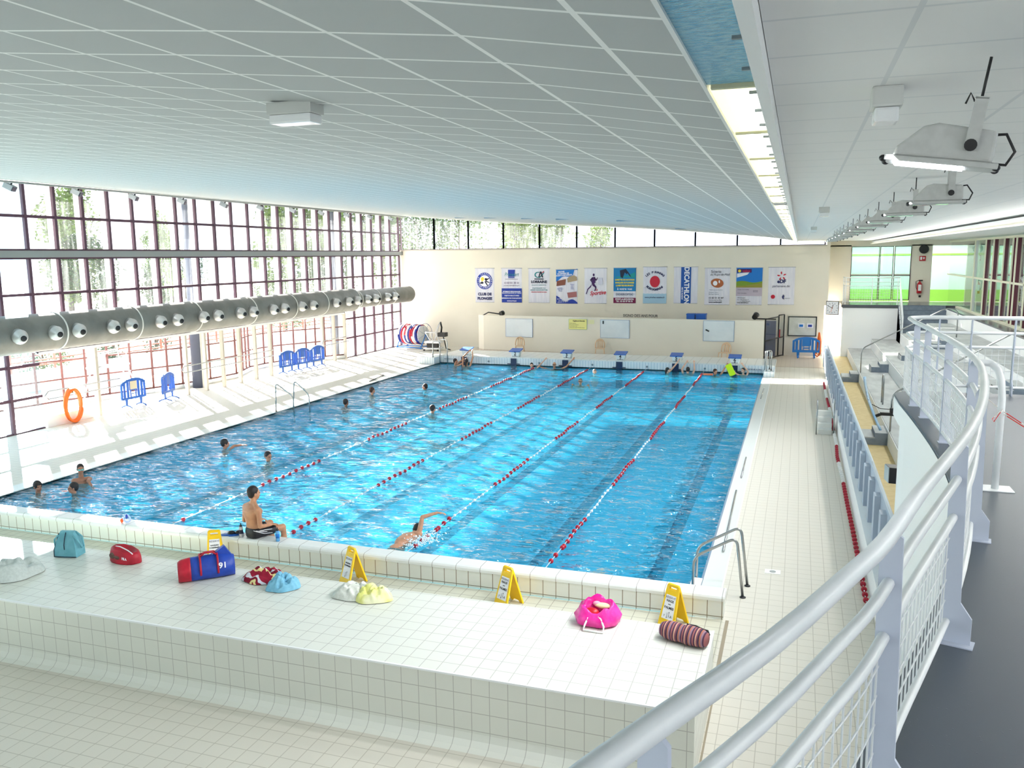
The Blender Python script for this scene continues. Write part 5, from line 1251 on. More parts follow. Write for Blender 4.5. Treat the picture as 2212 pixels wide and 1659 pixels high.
# red bag
rbg = thing('sports_bag','small open red sports bag between the teal and the blue bag','bag',(-7.75,-2.62,BZ)); Mr = T(-7.75,-2.62,BZ) @ RZ(-.12)
RCL = vary('red_nylon', srgb(190,12,45), srgb(165,8,38), 7, .5)
mb = MB(); n = 28; vs = []
for i in range(11):
    u = i/10
    for j in range(n):
        a = 2*PI*j/n; rr = (1-u**3*.35) if u < .7 else (1-.7**3*.35)*(1-(u-.7)*1.6)
        x = .27*cos(a)*rr; y = .15*sin(a)*rr; z = .19*min(1,u*1.25)-(.06*(u-.8)/.2 if u > .8 else 0)+.03*cos(a)*-u+.012*noise.noise(Vector((x*14,y*14,u*4)))
        vs.append(Mr @ Vector((x,y,max(z,.0))))
mb.add(vs, [(i*n+j,i*n+(j+1)%n,(i+1)*n+(j+1)%n,(i+1)*n+j) for i in range(10) for j in range(n)]+[tuple(range(n)),tuple(range(10*n,11*n))], True); mb.build('bag_body', RCL, rbg)
MB().ell((0,0,0),(.1,.05,.05),M=None).build('x', BLACK) if 0 else None
mb = MB(); mb.ell(Mr @ Vector((-.1,-.11,.1)),(.075,.05,.05)); mb.ell(Mr @ Vector((0,-.12,.09)),(.07,.04,.035)); mb.build('contents', vary('brown_fur', srgb(120,95,85), srgb(90,65,60), 20, .9), rbg)
MB().tube([Mr@Vector(p) for p in ((-.16,-.02,.2),(-.02,-.06,.225),(.12,-.05,.185),(.22,-.06,.15))],.008,6).build('zip_edge', PWH, rbg)
mb = MB(); text_into(mb,'FILA',.14,.09,.05,y=-.142,M=Mr,bold=.001); mb.build('lettering', PWH, rbg, fixn=False)
# duffel
db = thing('sports_bag','large red and blue duffel bag with white letters in front of a floor sign','bag',(-6.15,-2.85,BZ)); Md = T(-6.2,-2.8,BZ) @ RZ(.75)
BCL = vary('blue_nylon', srgb(30,70,175), srgb(24,58,155), 8, .45)
def duff(x0, x1, nm, m, k=6):
    mb = MB(); n = 20; vs = []
    for i in range(k+1):
        x = x0+(x1-x0)*i/k; e = 1-.3*(abs(x)/.36)**5
        for j in range(n):
            a = 2*PI*j/n; y = .155*cos(a)*e*(1-.25*max(0,sin(a))); z = .15+.165*sin(a)*(e if sin(a) > 0 else 1)
            z = max(z, .0); z += .02*noise.noise(Vector((x*9,y*9,z*9))) if z > .05 else 0
            vs.append(Md @ Vector((x,y,z)))
    mb.add(vs, [(i*n+j,i*n+(j+1)%n,(i+1)*n+(j+1)%n,(i+1)*n+j) for i in range(k) for j in range(n)]+[tuple(range(n)),tuple(range(k*n,(k+1)*n))], True); return mb.build(nm, m, db)
duff(-.36,-.2,'end_panel',RCL); duff(-.2,.36,'bag_body',BCL,10)
for x in (-.08,.14):
    pts = [Md @ Vector((x,.17*cos(a),.155+.18*sin(a))) for a in [PI*(-.1+1.2*k/14) for k in range(15)]]; MB().tube(pts,.014,6).build('strap',RCL,db)
MB().tube([Md@Vector(p) for p in ((-.08,-.05,.32),(-.02,-.06,.37),(.08,-.06,.37),(.14,-.05,.32))],.014,6).tube([Md@Vector(p) for p in ((-.08,.05,.32),(-.0,-.0,.36),(.1,.0,.36),(.14,.05,.32))],.014,6).build('handle',RCL,db)
MB().prism([(.05,.3),(.33,.28),(.24,.42)],1,-.03,.05,Md).build('raised_flap',BCL,db)
Me = Md @ T(-.365,0,0) @ RZ(-PI/2)
mb = MB(); text_into(mb,'DIMA',.0,.17,.095,y=-.006,M=Me,bold=.003); mb.build('lettering',PWH,db,fixn=False)
mb = MB(); text_into(mb,'91',.2,.2,.11,y=-.172,M=Md,bold=.003); mb.build('lettering',PWH,db,fixn=False)
# pink shopping bag
pk = thing('shopping_bag','open bright pink shopping bag with white handles on the tiled platform','bag',(-.85,-2.62,BZ)); Mk = T(-.85,-2.58,BZ) @ RZ(.1)
PNK = vary('pink_plastic', srgb(225,20,140), srgb(240,60,165), 5, .25, bump=.6, bscale=14)
mb = MB(); n = 30; vs = []
prof = [(0,.8,0),(.02,1,0),(.09,1.05,0),(.17,.95,0),(.235,.8,1),(.25,.72,1),(.2,.62,0),(.12,.5,0),(.1,.2,0)]
for i, (z, r, e) in enumerate(prof):
    for j in range(n):
        a = 2*PI*j/n; nz_ = noise.noise(Vector((cos(a)*2.2,sin(a)*2.2,z*6+2)))
        x = .25*r*cos(a)*(1+.14*nz_); y = .17*r*sin(a)*(1+.14*nz_); zz = z*(1+.35*nz_)+(.05*(sin(a)*.9) if z > .15 else 0)
        vs.append(Mk @ Vector((x,y,max(0,zz))))
mb.add(vs, [(i*n+j,i*n+(j+1)%n,(i+1)*n+(j+1)%n,(i+1)*n+j) for i in range(len(prof)-1) for j in range(n)]+[tuple(range(n)),tuple(range((len(prof)-1)*n,len(prof)*n))], True); mb.build('bag_body',PNK,pk)
mb = MB(); mb.ell(Mk@Vector((.06,.05,.2)),(.1,.05,.03)); mb.build('contents',P('cream_cloth',236,228,175),pk); mb = MB(); mb.ell(Mk@Vector((-.06,-.04,.15)),(.09,.06,.05)); mb.build('contents',RED,pk); mb = MB(); mb.ell(Mk@Vector((-.01,.07,.21)),(.05,.035,.03)); mb.build('contents',P('pale_pink',235,170,190),pk)
MB().tube([Mk@Vector(p) for p in ((-.09,-.14,.12),(-.12,-.2,.05),(-.13,-.24,.01),(.1,-.26,.01),(.1,-.2,.05),(.06,-.15,.12),(.03,-.14,.14))],.012,6).build('handle',FWHITE,pk)
# striped roll bag
st = thing('rolled_bag','brown and violet striped rolled bag at the right end of the platform','bag',(.18,-2.76,BZ)); 
st.rotation_euler = (0,0,-.27); ORG[st.name] = Vector()
mb = MB(); n = 26; vs = []
for i in range(25):
    x = -.27+.54*i/24; r = .115*(1-.35*abs(x/.27)**4-.12*math.exp(-((x+.02)/.05)**2)+.04*noise.noise(Vector((x*12,1,0))))
    for j in range(n):
        a = 2*PI*j/n; vs.append(Vector((x,r*1.05*cos(a)*(1+.06*noise.noise(Vector((x*10,cos(a)*2,sin(a)*2)))), max(.0,.095+r*.95*sin(a)*(1+.05*noise.noise(Vector((x*14,sin(a)*3,5))))))))
mb.add(vs, [(i*n+j,i*n+(j+1)%n,(i+1)*n+(j+1)%n,(i+1)*n+j) for i in range(24) for j in range(n)]+[tuple(range(n)),tuple(range(24*n,25*n))], True)
STR = stripes('striped_cloth', [srgb(78,48,72), srgb(160,96,96), srgb(70,44,70), srgb(198,150,130), srgb(120,70,84), srgb(60,44,66), srgb(176,110,90), srgb(150,120,135)], 0, .125, .9, .01)
mb.build('bag_body', STR, st)
MB().tube([(.0,.07,.18),(.1,.1,.17),(.2,.08,.16),(.25,.06,.17),(.27,.06,.13),(.25,.04,.12)],.012,6).build('cord',BLACK,st)
# bottles, slippers, goggles
def bottle(x, y, label, m, m2, s=1):
    t = thing('drink_bottle', label, 'bottle', (x,y,.35)); z=.35
    MB().lathe((x,y,z),(0,0,1),[(0,.03),(.01,.034),(.06,.034),(.08,.031),(.11,.034),(.16,.034),(.185,.02)],18).build('bottle_body', m, t)
    MB().lathe((x,y,z+.06),(0,0,1),[(0,.035),(.07,.035)],18).build('printed_band', m2, t); MB().lathe((x,y,z+.185),(0,0,1),[(0,.022),(.02,.022),(.03,.01),(.055,.008)],14).build('cap', BLACK, t)
bottle(-6.87,-.22,'blue sports drink bottle standing right of the sitting man',mat('bottle_blue',srgb(90,160,215),.15),PSKY)
bottle(-7.6,-.22,'grey and white drink bottle standing left of the sitting man',mat('bottle_grey',srgb(190,190,195),.2),PG2)
for i, (dx, dy, rz, m) in enumerate(((0,0,.5,BLUE),(.07,.05,.9,BLUE))):
    t = local('bathing_shoe', 'blue and black pool slipper on the end wall, %s one' % ('left' if i == 0 else 'right'), 'slipper', (-7.86+dx*1.7,-.22+dy,.35), 'pair of blue pool slippers', rz)
    MB().prism([(.13*cos(a)*1.0, .045*sin(a)*(1+.2*cos(a))) for a in [2*PI*k/20 for k in range(20)]],2,0,.03).build('sole', BLUE, t)
    MB().ell((.05,0,.04),(.065,.048,.04)).build('strap', BLACK, t)
gg = thing('swim_goggles','swimming mask with orange strap glinting on the near pool wall','goggles',(-10.1,-.2,.35))
MB().torus((-10.06,-.2,.43),(.3,-1,.2),.06,.015,20,8).build('mask_rim', mat('clear_blue', srgb(170,190,235), .1), gg); MB().ell((-10.06,-.2,.47),(.02,.02,.045)).build('nose_piece', PB, gg); MB().ell((-10.16,-.22,.39),(.03,.03,.04)).build('strap', mat('neon_orange', srgb(255,90,30), .4), gg)
for (x, y, l) in ((1.02,1.75,'white square floor drain on the right deck near the ladder'),(1.45,-3.6,'small white floor plate on the deck below the railing')):
    t = thing('floor_drain', l, 'drain', (x,y,0)); MB().box(x-.12,y-.09,0,x+.12,y+.09,.006).build('plate', FWHITE, t); MB().lathe((x,y,.006),(0,0,1),[(0,.05),(.003,.05)],16).build('grate', mat('drain_grey', srgb(150,155,155), .4), t)
t = thing('floor_drain','round metal drain in the foreground floor at the lower left','drain',(-6.9,-5.9,0)); MB().lathe((-6.9,-5.9,0),(0,0,1),[(0,.055),(.005,.055)],20).build('plate', STEEL, t); MB().torus((-6.9,-5.9,.006),(0,0,1),.03,.005,16,6).build('slot_ring', BLACK, t)

# ================================================================== OUTSIDE
struct(MB().box(-600,-300,-1.2,-20.9,600,-.8).box(-20.9,36.9,-1.2,600,600,-.8).build('meadow', vary('grass_ground', srgb(150,150,135), srgb(120,128,100), .1, .9)), 'grass beyond the terrace')
struct(MB().box(-31,-20,-.9,-20.3,40,-.03).build('terrace', vary('terrace_paving', srgb(176,172,164), srgb(160,156,148), .8, .7)), 'pale paved terrace outside the glazing')
struct(MB().box(-27.2,8,-.03,-27.0,34,.75).box(-27.2,33.8,-.03,-20.8,34,.75).build('wall_terrace', PLASTER), 'low white terrace parapet')
tr = thing('terrace_railing', 'orange brown railing with bars on the terrace parapet outside', 'railing', (-27.3,20,.75)); OB = mat('orange_brown', srgb(176,96,74), .5)
for z in (.95,1.15,1.35,1.55): MB().tube([(-27.1,2,z),(-27.1,33.9,z),(-20.9,33.9,z)], .03, 6).build('rail_bar', OB, tr)
for k in range(17): MB().box(-27.14,2+2*k-.03,-.03,-27.06,2+2*k+.03,1.6).build('post', OB, tr)
# far hill
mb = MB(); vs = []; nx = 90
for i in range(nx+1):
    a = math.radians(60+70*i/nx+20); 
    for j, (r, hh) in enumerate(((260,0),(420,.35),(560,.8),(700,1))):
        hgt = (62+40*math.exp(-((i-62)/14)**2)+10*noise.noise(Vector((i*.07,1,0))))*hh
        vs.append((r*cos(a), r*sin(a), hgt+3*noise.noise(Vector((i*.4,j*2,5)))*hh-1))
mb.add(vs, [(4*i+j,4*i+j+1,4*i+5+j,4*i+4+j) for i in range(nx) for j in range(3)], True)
struct(mb.build('hills', vary('hazy_hill', srgb(88,102,128), srgb(70,88,108), .05, 1, bump=.6, bscale=.3)), 'hazy wooded hill in the distance')  # bluish colour carries the distance haze
LF = [mat('leaf_%d' % i, c, .6) for i, c in enumerate((srgb(92,116,40), srgb(66,94,34), srgb(118,136,62), srgb(54,80,48)))]
BARK = vary('bark', srgb(92,82,72), srgb(70,62,56), 4, .9)
def leafmesh(seed, kind, m):
    rnd = random.Random(seed); mb = MB()
    clumps = []
    for k in range(44):
        u = rnd.random(); 
        if kind == 'poplar': r = .17*math.sin(PI*min(1,u*.9+.08))**.7; a = rnd.random()*2*PI; q = rnd.random()**.5*r; c = (q*cos(a), q*sin(a), .12+.86*u, .075)
        else:
            a = rnd.random()*2*PI; v = rnd.uniform(-.8,1); q = .34*math.sqrt(1-v*v)*rnd.uniform(.4,1); c = (q*cos(a), q*sin(a), .6+.33*v, .11)
        clumps.append(c)
    for c in clumps:
        for k in range(80):
            d = Vector((rnd.gauss(0,1),rnd.gauss(0,1),rnd.gauss(0,1)*1.2)); d = d*(c[3]*rnd.random()**.4/max(d.length,.01)); p = Vector(c[:3])+d
            s = rnd.uniform(.009,.019); n1 = Vector((rnd.gauss(0,1),rnd.gauss(0,1),rnd.gauss(0,1))).normalized(); n2 = n1.cross(Vector((0.3,.5,.8))).normalized()
            mb.quad(p-n1*s, p+n2*s*.7, p+n1*s, p-n2*s*.7)
    return mb
def tree(kind, seed, label, x, y, h, m, wd=1):
    t = thing('tree', label, 'tree', (x,y,-.85), 'trees outside the windows'); ORG[t.name] = Vector()
    key = (kind, seed % 3)
    if key not in proto:
        o = leafmesh(seed % 3+(5 if kind == 'poplar' else 0), kind, m).build('foliage', m, fixn=False); proto[key] = o.data; bpy.data.objects.remove(o)
        rnd = random.Random(seed); b = MB().tube([(0,0,0),(.004,0,.3),(0,.004,.6),(0,0,.85)],.02,8,rs=[.022,.016,.009,.003])
        for k in range(9):
            a = rnd.random()*2*PI; z = .2+.06*k; q = .1 if kind == 'poplar' else .22; b.tube([(0,0,z),(q*.5*cos(a),q*.5*sin(a),z+.08),(q*cos(a),q*sin(a),z+.2)],.004,5,rs=[.007,.004,.002])
        o = b.build('trunk', BARK); proto[key+(1,)] = o.data; bpy.data.objects.remove(o)
    f = bpy.data.objects.new('foliage', proto[key].copy()); f.data.materials.clear(); f.data.materials.append(m); C.objects.link(f); f.parent = t; f.scale = (h*wd,h*wd,h); f.rotation_euler = (0,0,seed)
    k_ = bpy.data.objects.new('trunk', proto[key+(1,)]); C.objects.link(k_); k_.parent = t; k_.scale = (h,h,h)
TR = [('round',1,-34,22.5,7.2,3,1.2,'dark round tree behind the blue tinted panes at the far left'),
 ('poplar',2,-37,24.4,10.2,0,1,'poplar seen through the second bay of the window wall'),('poplar',3,-39,27.5,10.8,0,1.1,'tall poplar, second of the pair at the upper left'),
 ('poplar',4,-38,32.6,9.0,0,.8,'slim poplar left of the dark round column'),('poplar',5,-40,36.0,8.2,2,.8,'short slim poplar just left of the dark column'),
 ('round',6,-44,42,6.5,3,1.5,'dark bushy tree low behind the dark column'),
 ('poplar',7,-36,43,11,0,1.3,'poplar right of the dark round column'),('poplar',8,-34.5,46.5,12.5,0,1.4,'tall leafy tree in the middle of the window wall'),('round',9,-36,53,12.5,1,1.0,'broad green tree behind the right half of the window wall'),
 ('poplar',10,-33,54,12,0,1.4,'tree behind the far right bays of the window wall'),('round',11,-34,63,12,1,1.1,'dense green tree in the leftmost high window'),('round',12,-30,64,11.5,0,1.0,'bright green tree in the second high window'),
 ('poplar',13,-24,63,10.4,2,1.4,'pale poplar in the fourth high window'),('poplar',14,-21,62,10.0,2,1.1,'pale poplar left in the fifth high window'),('poplar',15,-19,61,10.2,2,1.3,'pale poplar right in the fifth high window'),('poplar',16,-15.4,61,9.6,2,1.1,'small poplar in the sixth high window'),
 ('round',17,-30,16,3.6,1,1.0,'small dark tree on the terrace edge behind the first post'),('poplar',18,-30,20,5.2,3,.9,'small tree beyond the terrace left of the lone blue barrier'),('poplar',19,-31,24,5.6,3,.9,'small tree beyond the terrace behind the lone blue barrier'),('round',20,-31,36,5,1,1.3,'bush beyond the terrace parapet near the three barriers'),('round',21,-30.5,41,6,3,1.2,'dark tree behind the terrace door')]
for kd, sd, x, y, h, mi, wd, lb in TR:
    if x < -31.5 or y > 50: x, y, h = 1.2+1.9*(x-1.2), -11.6+1.9*(y+11.6), 5.9+1.9*(h-5.9)
    tree(kd, sd, lb, x, y, h, LF[mi], wd)

# ================================================================== PEOPLE
def skin(name, c): return vary('skin_'+name, srgb(*c), srgb(*[int(v*.93) for v in c]), 14, .5)
SK = [skin('tan',(205,150,118)), skin('light',(232,186,160)), skin('brown',(150,98,74)), skin('medium',(176,122,96))]  # four skin tones, the last between tan and brown
HD = mat('hair_dark', srgb(34,26,26), .6); HB = mat('hair_brown', srgb(72,48,38), .6); HG = mat('hair_grey', srgb(120,112,108), .6)
def cap(mb, a, b, r0, r1, seg=12):
    a, b = Vector(a), Vector(b); mb.tube([a, (a+b)/2, b], r0, seg, rs=[r0,(r0+r1)/2,r1]); mb.ell(a,(r0,)*3,12,8); mb.ell(b,(r1,)*3,12,8)
def hand(mb, w, d, up, s=1):
    """palm, four unequal curled fingers and a thumb"""
    w, d, up = Vector(w), Vector(d).normalized(), Vector(up); up = (up-d*up.dot(d)).normalized(); sd = d.cross(up)
    M = Matrix((sd, d, up)).transposed()
    mb.ell(w+d*.045*s, (.036*s,.05*s,.016*s), 12, 8, M)
    for k, l in ((-1.5,.062),(-.5,.074),(.5,.07),(1.5,.054)):
        b = w+d*.082*s+sd*(k*.018*s); m1 = b+d*l*.5*s-up*.006*s; e = b+d*l*.9*s-up*.026*s
        mb.tube([b-d*.02*s,m1,e],.0085*s,8,rs=[.0095*s,.009*s,.0078*s]); mb.ell(e,(.0085*s,)*3,8,6)
    b = w+sd*.03*s+d*.025*s; e = b+sd*.032*s+d*.045*s-up*.012*s; mb.tube([w+d*.015*s,b,e],.01*s,8); mb.ell(e,(.01*s,)*3,8,6)
def head(mb, c, M=Matrix.Identity(3), s=1):
    q = lambda v: Vector(c)+M @ (Vector(v)*s)
    mb.ell(q((0,.012,.03)),(.076*s,.094*s,.094*s),16,12,M); mb.ell(q((0,-.02,-.045)),(.058*s,.07*s,.068*s),14,10,M); mb.ell(q((0,-.055,-.075)),(.03*s,.028*s,.024*s),10,8,M)
    mb.ell(q((0,-.088,-.01)),(.013*s,.022*s,.024*s),10,8,M); mb.ell(q((0,-.075,.03)),(.05*s,.02*s,.012*s),10,6,M)
    for x in (-1,1): mb.ell(q((x*.076,.008,-.005)),(.012*s,.02*s,.031*s),10,8,M)
    mb.ell(q((0,-.083,-.045)),(.022*s,.012*s,.008*s),10,6,M)
def face(t, c, M=Matrix.Identity(3), s=1):
    q = lambda v: Vector(c)+M @ (Vector(v)*s)
    for x in (-1,1): MB().ell(q((x*.029,-.083,.004)),(.011*s,.006*s,.006*s),8,6,M).build('eye', mat('eye_dark', srgb(30,24,24), .2), t)
    MB().ell(q((0,-.094,-.045)),(.02*s,.004*s,.005*s),8,6,M).build('mouth', mat('lips', srgb(165,84,80), .5), t)
def hair(t, c, m, M=Matrix.Identity(3), s=1, long=0, vol=1):
    q = lambda v: Vector(c)+M @ (Vector(v)*s); mb = MB()
    mb.ell(q((0,.024,.044)),(.083*s*vol,.098*s*vol,.096*s*vol),16,12,M); mb.ell(q((0,.055,-.0)),(.07*s,.062*s,.075*s),14,10,M)
    for x in (-1,1): mb.ell(q((x*.066,.02,.02)),(.016*s,.045*s,.045*s),10,8,M)
    if long: cap(mb, q((0,.085,-.02)), q((0,.1,-.02-long)), .05*s, .03*s)
    remeshed(mb.build('hair', m, t), .008, 3)
def swimmer(x, y, rz, label, sk=0, hr=HD, arms=(), hz=.13, s=1, long=0, tilt=(0,0), face_on=True, goggles=None, capm=None, vol=1):
    t = local('person', label, 'person', (x,y,0), None, rz); mb = MB(); Ri = Matrix.Rotation(-rz,3,'Z')
    MH = (Matrix.Rotation(tilt[1],3,'Z') @ Matrix.Rotation(tilt[0],3,'X')); hz -= .045; hc = Vector((0,-.01,hz)); zs = hz-.235*s
    head(mb, hc, MH, s); cap(mb, (0,.015,zs+.02), (0,.0,hz-.07*s), .056*s, .05*s)
    cap(mb, (-.15*s,.02,zs-.02), (.15*s,.02,zs-.02), .062*s, .062*s); mb.ell((0,.02,zs-.03),(.13*s,.07*s,.07*s)); mb.ell((0,.02,zs-.2*s),(.16*s,.1*s,.24*s))
    for sd, pts, up in arms:
        P = [Vector((sd*.18*s,.02,zs-.02))]+[Ri @ Vector(p) for p in pts]; r = [.047*s,.038*s,.027*s]
        for k in range(len(P)-1): cap(mb, P[k], P[k+1], r[min(k,2)], r[min(k+1,2)])
        hand(mb, P[-1], P[-1]-P[-2], Ri @ Vector(up), s*1.05)
    b = remeshed(mb.build('body', SK[sk], t), .0085, 3)
    if hr: hair(t, hc, hr, MH, s, long, vol)
    if face_on: face(t, hc, MH, s)
    if goggles:
        q = lambda v: hc+MH @ (Vector(v)*s)
        g = MB(); g.ell(q((-.03,-.09,.006)),(.026*s,.014*s,.017*s),10,8,MH); g.ell(q((.03,-.09,.006)),(.026*s,.014*s,.017*s),10,8,MH); g.tube([q((-.03,-.098,.006)),q((.03,-.098,.006))],.005,6)
        g.tube([q((.088*sin(a),.01-.098*cos(a),.01)) for a in [.5+(2*PI-1)*k/20 for k in range(21)]],.006,6); g.build('goggles', goggles, t)
    return t
TEALG = mat('goggle_teal', srgb(90,200,200), .2); DKG = mat('goggle_dark', srgb(25,25,40), .2)
swimmer(-14.5,1.85,1.25,'person with thick dark hair at the near left pool corner, facing right',3,HD,hz=.15,vol=1.1)
swimmer(-14.2,2.75,.9,'person wearing teal goggles, shoulders above water in the near left group',3,HD,hz=.34,goggles=TEALG,face_on=False,arms=[(1,[(.25,-.05,.05),(.4,-.1,-.05)],(0,0,1))])
swimmer(-13.7,2.05,-.7,'person in the near left group, looking back towards the left',3,HD,hz=.13)
swimmer(-13.3,6.7,2.3,'person swimming with one arm stretched out to the right over the water',3,HD,hz=.13,arms=[(-1,[(.24,.06,.03),(.42,.14,.05)],(0,0,1))],vol=1.08)
swimmer(-11.3,5.8,1.35,'person with dark hair alone in the left lane, seen from the side',3,HD,hz=.13,tilt=(.15,0))
swimmer(-13.4,13.3,2.9,'person with dark hair left of mid pool, seen from behind',2,HD,hz=.14)
swimmer(-13.7,15.75,2.5,'person with bare shoulders beside the left ladder, looking away',0,HB,hz=.16)
swimmer(-12.25,17.3,-1.4,'small dark haired person farther up the left lane',3,HD,hz=.12)
swimmer(-9.97,12.95,2.8,'person with curly dark hair by the leftmost lane rope',3,HD,hz=.15,vol=1.1)
swimmer(-6.8,20.1,.15,'person swimming towards the camera with goggles, between two ropes',0,HG,hz=.14,goggles=DKG,face_on=False,arms=[(-1,[(-.3,-.1,-.02),(-.25,-.35,-.08)],(0,0,1)),(1,[(.35,-.1,-.02),(.45,-.35,-.08)],(0,0,1))])
swimmer(-7.0,23.4,.4,'person low in the splashing water by the lane rope at block 3',1,HG,hz=.06)
swimmer(-13.95,24.4,1.9,'man leaning on folded arms against the far wall near block 1',0,HD,hz=.2,arms=[(-1,[(.3,-.05,.02),(.35,.2,.12)],(0,0,1)),(1,[(.1,.3,.1),(.3,.4,.22)],(0,0,1))])
swimmer(-13.35,24.3,3.1,'woman with long dark hair holding the grip of starting block 1 overhead',0,HD,hz=.22,long=.22,arms=[(-1,[(.24,.2,.35),(.08,.55,.6)],(0,-1,0)),(1,[(-.26,.2,.35),(-.08,.55,.6)],(0,-1,0))])
swimmer(-10.15,24.3,.3,'child with dark wet hair right of block 2, one arm up on the wall',1,HD,hz=.14,s=.92,arms=[(1,[(.32,.25,.1),(.48,.55,.32)],(0,-1,0))])
swimmer(-9.1,24.4,.1,'bald man with dark goggles stretching his arm to block 3',0,None,hz=.19,goggles=DKG,face_on=False,arms=[(1,[(.5,.2,.05),(.72,.5,.35)],(0,-1,0)),(-1,[(-.45,-.05,-.03),(-.6,-.1,.02)],(0,0,1))])
swimmer(-3.98,24.25,1.9,'person with long dark hair reaching up to starting block 5',1,HD,hz=.14,s=.93,long=.2,arms=[(1,[(.25,.35,.25),(.38,.7,.46)],(0,-1,0))])
swimmer(-3.15,24.5,3.3,'dark haired person right of block 5 with both hands on the wall',1,HD,hz=.15,arms=[(-1,[(.27,.1,.12),(.2,.46,.38)],(0,-1,0)),(1,[(-.27,.1,.12),(-.12,.46,.38)],(0,-1,0))],face_on=False)
swimmer(-1.98,24.3,.5,'person tilting the head beside an orange float, arm up on the wall',0,HB,hz=.13,tilt=(.2,.3),arms=[(1,[(.3,.3,.1),(.42,.62,.32)],(0,-1,0))])
swimmer(-.85,24.55,-.6,'child with dark hair holding a lime kickboard at the far right',1,HD,hz=.2,s=.9,arms=[(-1,[(-.25,-.1,.0),(-.33,-.2,.1)],(0,-1,0)),(1,[(.2,.1,.1),(-.05,.3,.36)],(0,-1,0))])
kb = MB().rbox(-.13,-.02,-.28,.13,.02,.28,.1,T(-1.35,24.25,.2) @ Matrix.Rotation(-.5,4,'Y') @ Matrix.Rotation(-.5,4,'X'))
meta(kb.build('kickboard', mat('lime_foam', srgb(200,240,20), .5)), 'lime green kickboard held upright by the child at the far right', 'kickboard')
meta(MB().rbox(-2.45,23.95,-.02,-2.05,24.2,.03,.02).build('kickboard', mat('orange_foam', srgb(255,130,80), .5)), 'small orange float lying on the water left of block 6', 'kickboard')
meta(MB().rbox(-9.0,24.0,-.03,-8.6,24.15,.01,.02).build('kickboard', mat('dark_foam', srgb(30,50,60), .5)), 'dark float on the water in front of the bald man', 'kickboard')
# front crawl swimmer
t = local('person', 'person swimming front crawl near the end wall, right arm raised over the water', 'person', (-5.3,1.5,0), None, 3.05)
mb = MB(); hc = Vector((0,-.32,.03)); MH = Matrix.Rotation(.9,3,'X')
head(mb, hc, MH); cap(mb,(0,-.16,.0),(0,-.24,.02),.06,.055); cap(mb,(-.16,-.1,.06),(.15,-.1,-.03),.07,.06); mb.ell((0,.08,-.02),(.165,.3,.1),16,12); mb.ell((0,.42,-.09),(.15,.2,.1)); mb.ell((-.06,.0,.02),(.1,.16,.07))
P_ = [(-.17,-.1,.08),(-.2,-.18,.36),(-.42,-.34,.42)]; cap(mb,P_[0],P_[1],.05,.04); cap(mb,P_[1],P_[2],.04,.027); hand(mb,P_[2],(-.9,-.4,-.05),(0,-.2,1),1.1)
cap(mb,(.16,-.1,-.05),(.2,-.4,-.15),.045,.035); cap(mb,(.2,-.4,-.15),(.15,-.7,-.2),.035,.025); hand(mb,(.15,-.7,-.2),(0,-1,-.2),(0,0,1))
for sx, k in ((-.08,0),(.08,.06)): cap(mb,(sx,.5,-.14),(sx,.92,-.2-k),.075,.055); cap(mb,(sx,.92,-.2-k),(sx,1.1,-.28-k),.05,.035)
remeshed(mb.build('body', SK[0], t), .009, 3); hair(t, hc, HD, MH, 1)
sp_ = MB(); rnd = random.Random(4)
for k in range(420):
    a = rnd.gauss(0,1); b_ = rnd.gauss(0,1); z = abs(rnd.gauss(0,.05)); r = rnd.uniform(.004,.013)
    sp_.ell((-4.98+.14*a+.06*b_,1.42+.2*b_,z-.01),(r*1.4,r*1.4,r),6,4)
meta(sp_.build('splash', mat('foam_white', srgb(240,248,252), .2), fixn=False), 'white splash of water beside the front crawl swimmer', 'splash', kind='stuff')
# person gliding under water
t = local('person', 'person gliding under the surface beside the rope between blocks 3 and 4', 'person', (-8.35,9.4,-.32), None, 2.5)
mb = MB(); head(mb,(0,-.45,0),Matrix.Rotation(1.2,3,'X')); cap(mb,(0,-.3,0),(0,-.38,0),.06,.055); cap(mb,(-.16,-.22,0),(.16,-.22,0),.06,.06); mb.ell((0,0,0),(.16,.3,.1),16,12); mb.ell((0,.3,-.01),(.15,.2,.1))
for sx in (-1,1):
    cap(mb,(sx*.17,-.22,0),(sx*.3,-.45,0),.045,.036); cap(mb,(sx*.3,-.45,0),(sx*.2,-.72,0),.036,.026); hand(mb,(sx*.2,-.72,0),(-sx*.3,-1,0),(0,0,1)); cap(mb,(sx*.08,.4,-.02),(sx*.11,.8,-.05),.075,.055); cap(mb,(sx*.11,.8,-.05),(sx*.1,1.2,-.04),.05,.035)
remeshed(mb.build('body', SK[3], t), .01, 3); hair(t,(0,-.45,0),HD,Matrix.Rotation(1.2,3,'X'))

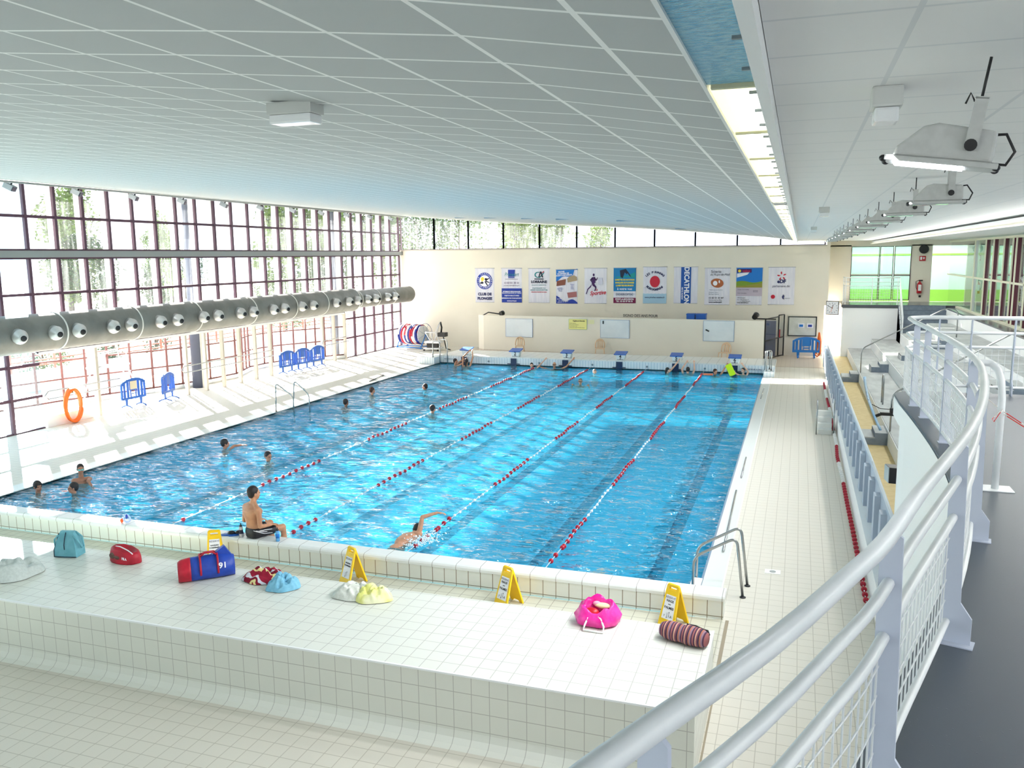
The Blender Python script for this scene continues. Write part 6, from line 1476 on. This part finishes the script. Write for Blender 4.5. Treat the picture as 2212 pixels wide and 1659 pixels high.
# man sitting on the end wall, seen from behind
MS = T(-7.28,-.12,.35) @ RZ(2.5)
t = thing('person', 'man in black swim shorts with white stripes sitting on the near pool wall', 'person', (-7.38,-.14,.35), None, 2.78); ORG[t.name] = Vector()
mb = MB()
def loft(mb, rings, seg=24):
    vs = []
    for z, cy, a, b, sq in rings:
        for k in range(seg):
            th = 2*PI*k/seg; c, s = cos(th), sin(th)
            vs.append((a*abs(c)**sq*(1 if c > 0 else -1), cy+b*abs(s)**sq*(1 if s > 0 else -1), z))
    n = len(rings)
    mb.add(vs, [(i*seg+j,i*seg+(j+1)%seg,(i+1)*seg+(j+1)%seg,(i+1)*seg+j) for i in range(n-1) for j in range(seg)]+[tuple(range(seg)),tuple(range((n-1)*seg,n*seg))], True)
loft(mb, [(.005,.0,.11,.08,.9),(.03,.0,.155,.12,.9),(.1,.0,.17,.13,.9),(.17,.0,.155,.115,.9),(.25,.02,.138,.098,.85),(.32,.035,.142,.1,.85),(.4,.045,.16,.108,.8),(.47,.045,.178,.108,.75),(.525,.035,.175,.09,.75),(.56,.02,.12,.075,.8),(.585,.01,.07,.06,.9),(.6,.0,.045,.045,1)])
for sx in (-1,1):
    mb.ell((sx*.175,.03,.5),(.062,.062,.068)); mb.ell((sx*.085,.105,.44),(.06,.025,.085)); mb.ell((sx*.09,-.055,.46),(.075,.04,.06)); cap(mb,(sx*.14,.03,.535),(sx*.03,.0,.6),.045,.04)
cap(mb,(0,.01,.56),(0,-.015,.66),.056,.053)
hc = Vector((0,-.03,.755)); MH = Matrix.Rotation(-.25,3,'Z'); head(mb, hc, MH, 1.02)
armR = [(-.195,.03,.5),(-.245,.05,.24),(-.2,-.19,.205)]; armL = [(.195,.03,.5),(.25,.03,.25),(.2,-.2,.215)]
for A, sd in ((armR,-1),(armL,1)):
    cap(mb,A[0],A[1],.05,.038); cap(mb,A[1],A[2],.039,.026); hand(mb,A[2],(-sd*.12,-1,-.12),(0,-.1,1),1.08)
for sx, kx in ((-1,-.2),(1,.17)):
    cap(mb,(sx*.09,-.02,.085),(kx,-.42,.1),.083,.06); cap(mb,(kx,-.42,.1),(kx*1.0,-.47,-.3),.055,.038); mb.ell((kx,-.43,-.1),(.052,.058,.11)); mb.ell((kx,-.53,-.36),(.042,.12,.032))
remeshed(mb.build('body', vary('skin_back', srgb(196,142,106), srgb(180,126,94), 9, .48), t), .009, 4)
hair(t, hc, HD, MH, 1.02); face(t, hc, MH, 1.02)
mb = MB(); loft(mb, [(.0,.0,.118,.09,.9),(.02,.0,.165,.13,.9),(.1,.0,.18,.14,.9),(.165,.003,.165,.125,.9),(.185,.004,.15,.11,.9)])
for sx, kx in ((-1,-.2),(1,.17)): cap(mb,(sx*.092,-.02,.088),(sx*.092+(kx-sx*.09)*.58,-.25,.098),.091,.081)
remeshed(mb.build('swim_shorts', mat('black_swimwear', srgb(16,16,26), .5), t), .009, 3)
for k in range(3):
    MB().tube([(-.135-.012*k,.11-.035*k,.16-.01*k),(-.178,.03-.035*k,.12+.008*k),(-.19,-.06-.01*k,.1+.03*k-.02),(-.215,-.2,.085+.032*k-.02)],.0055,6).build('white_stripe', PWH, t)
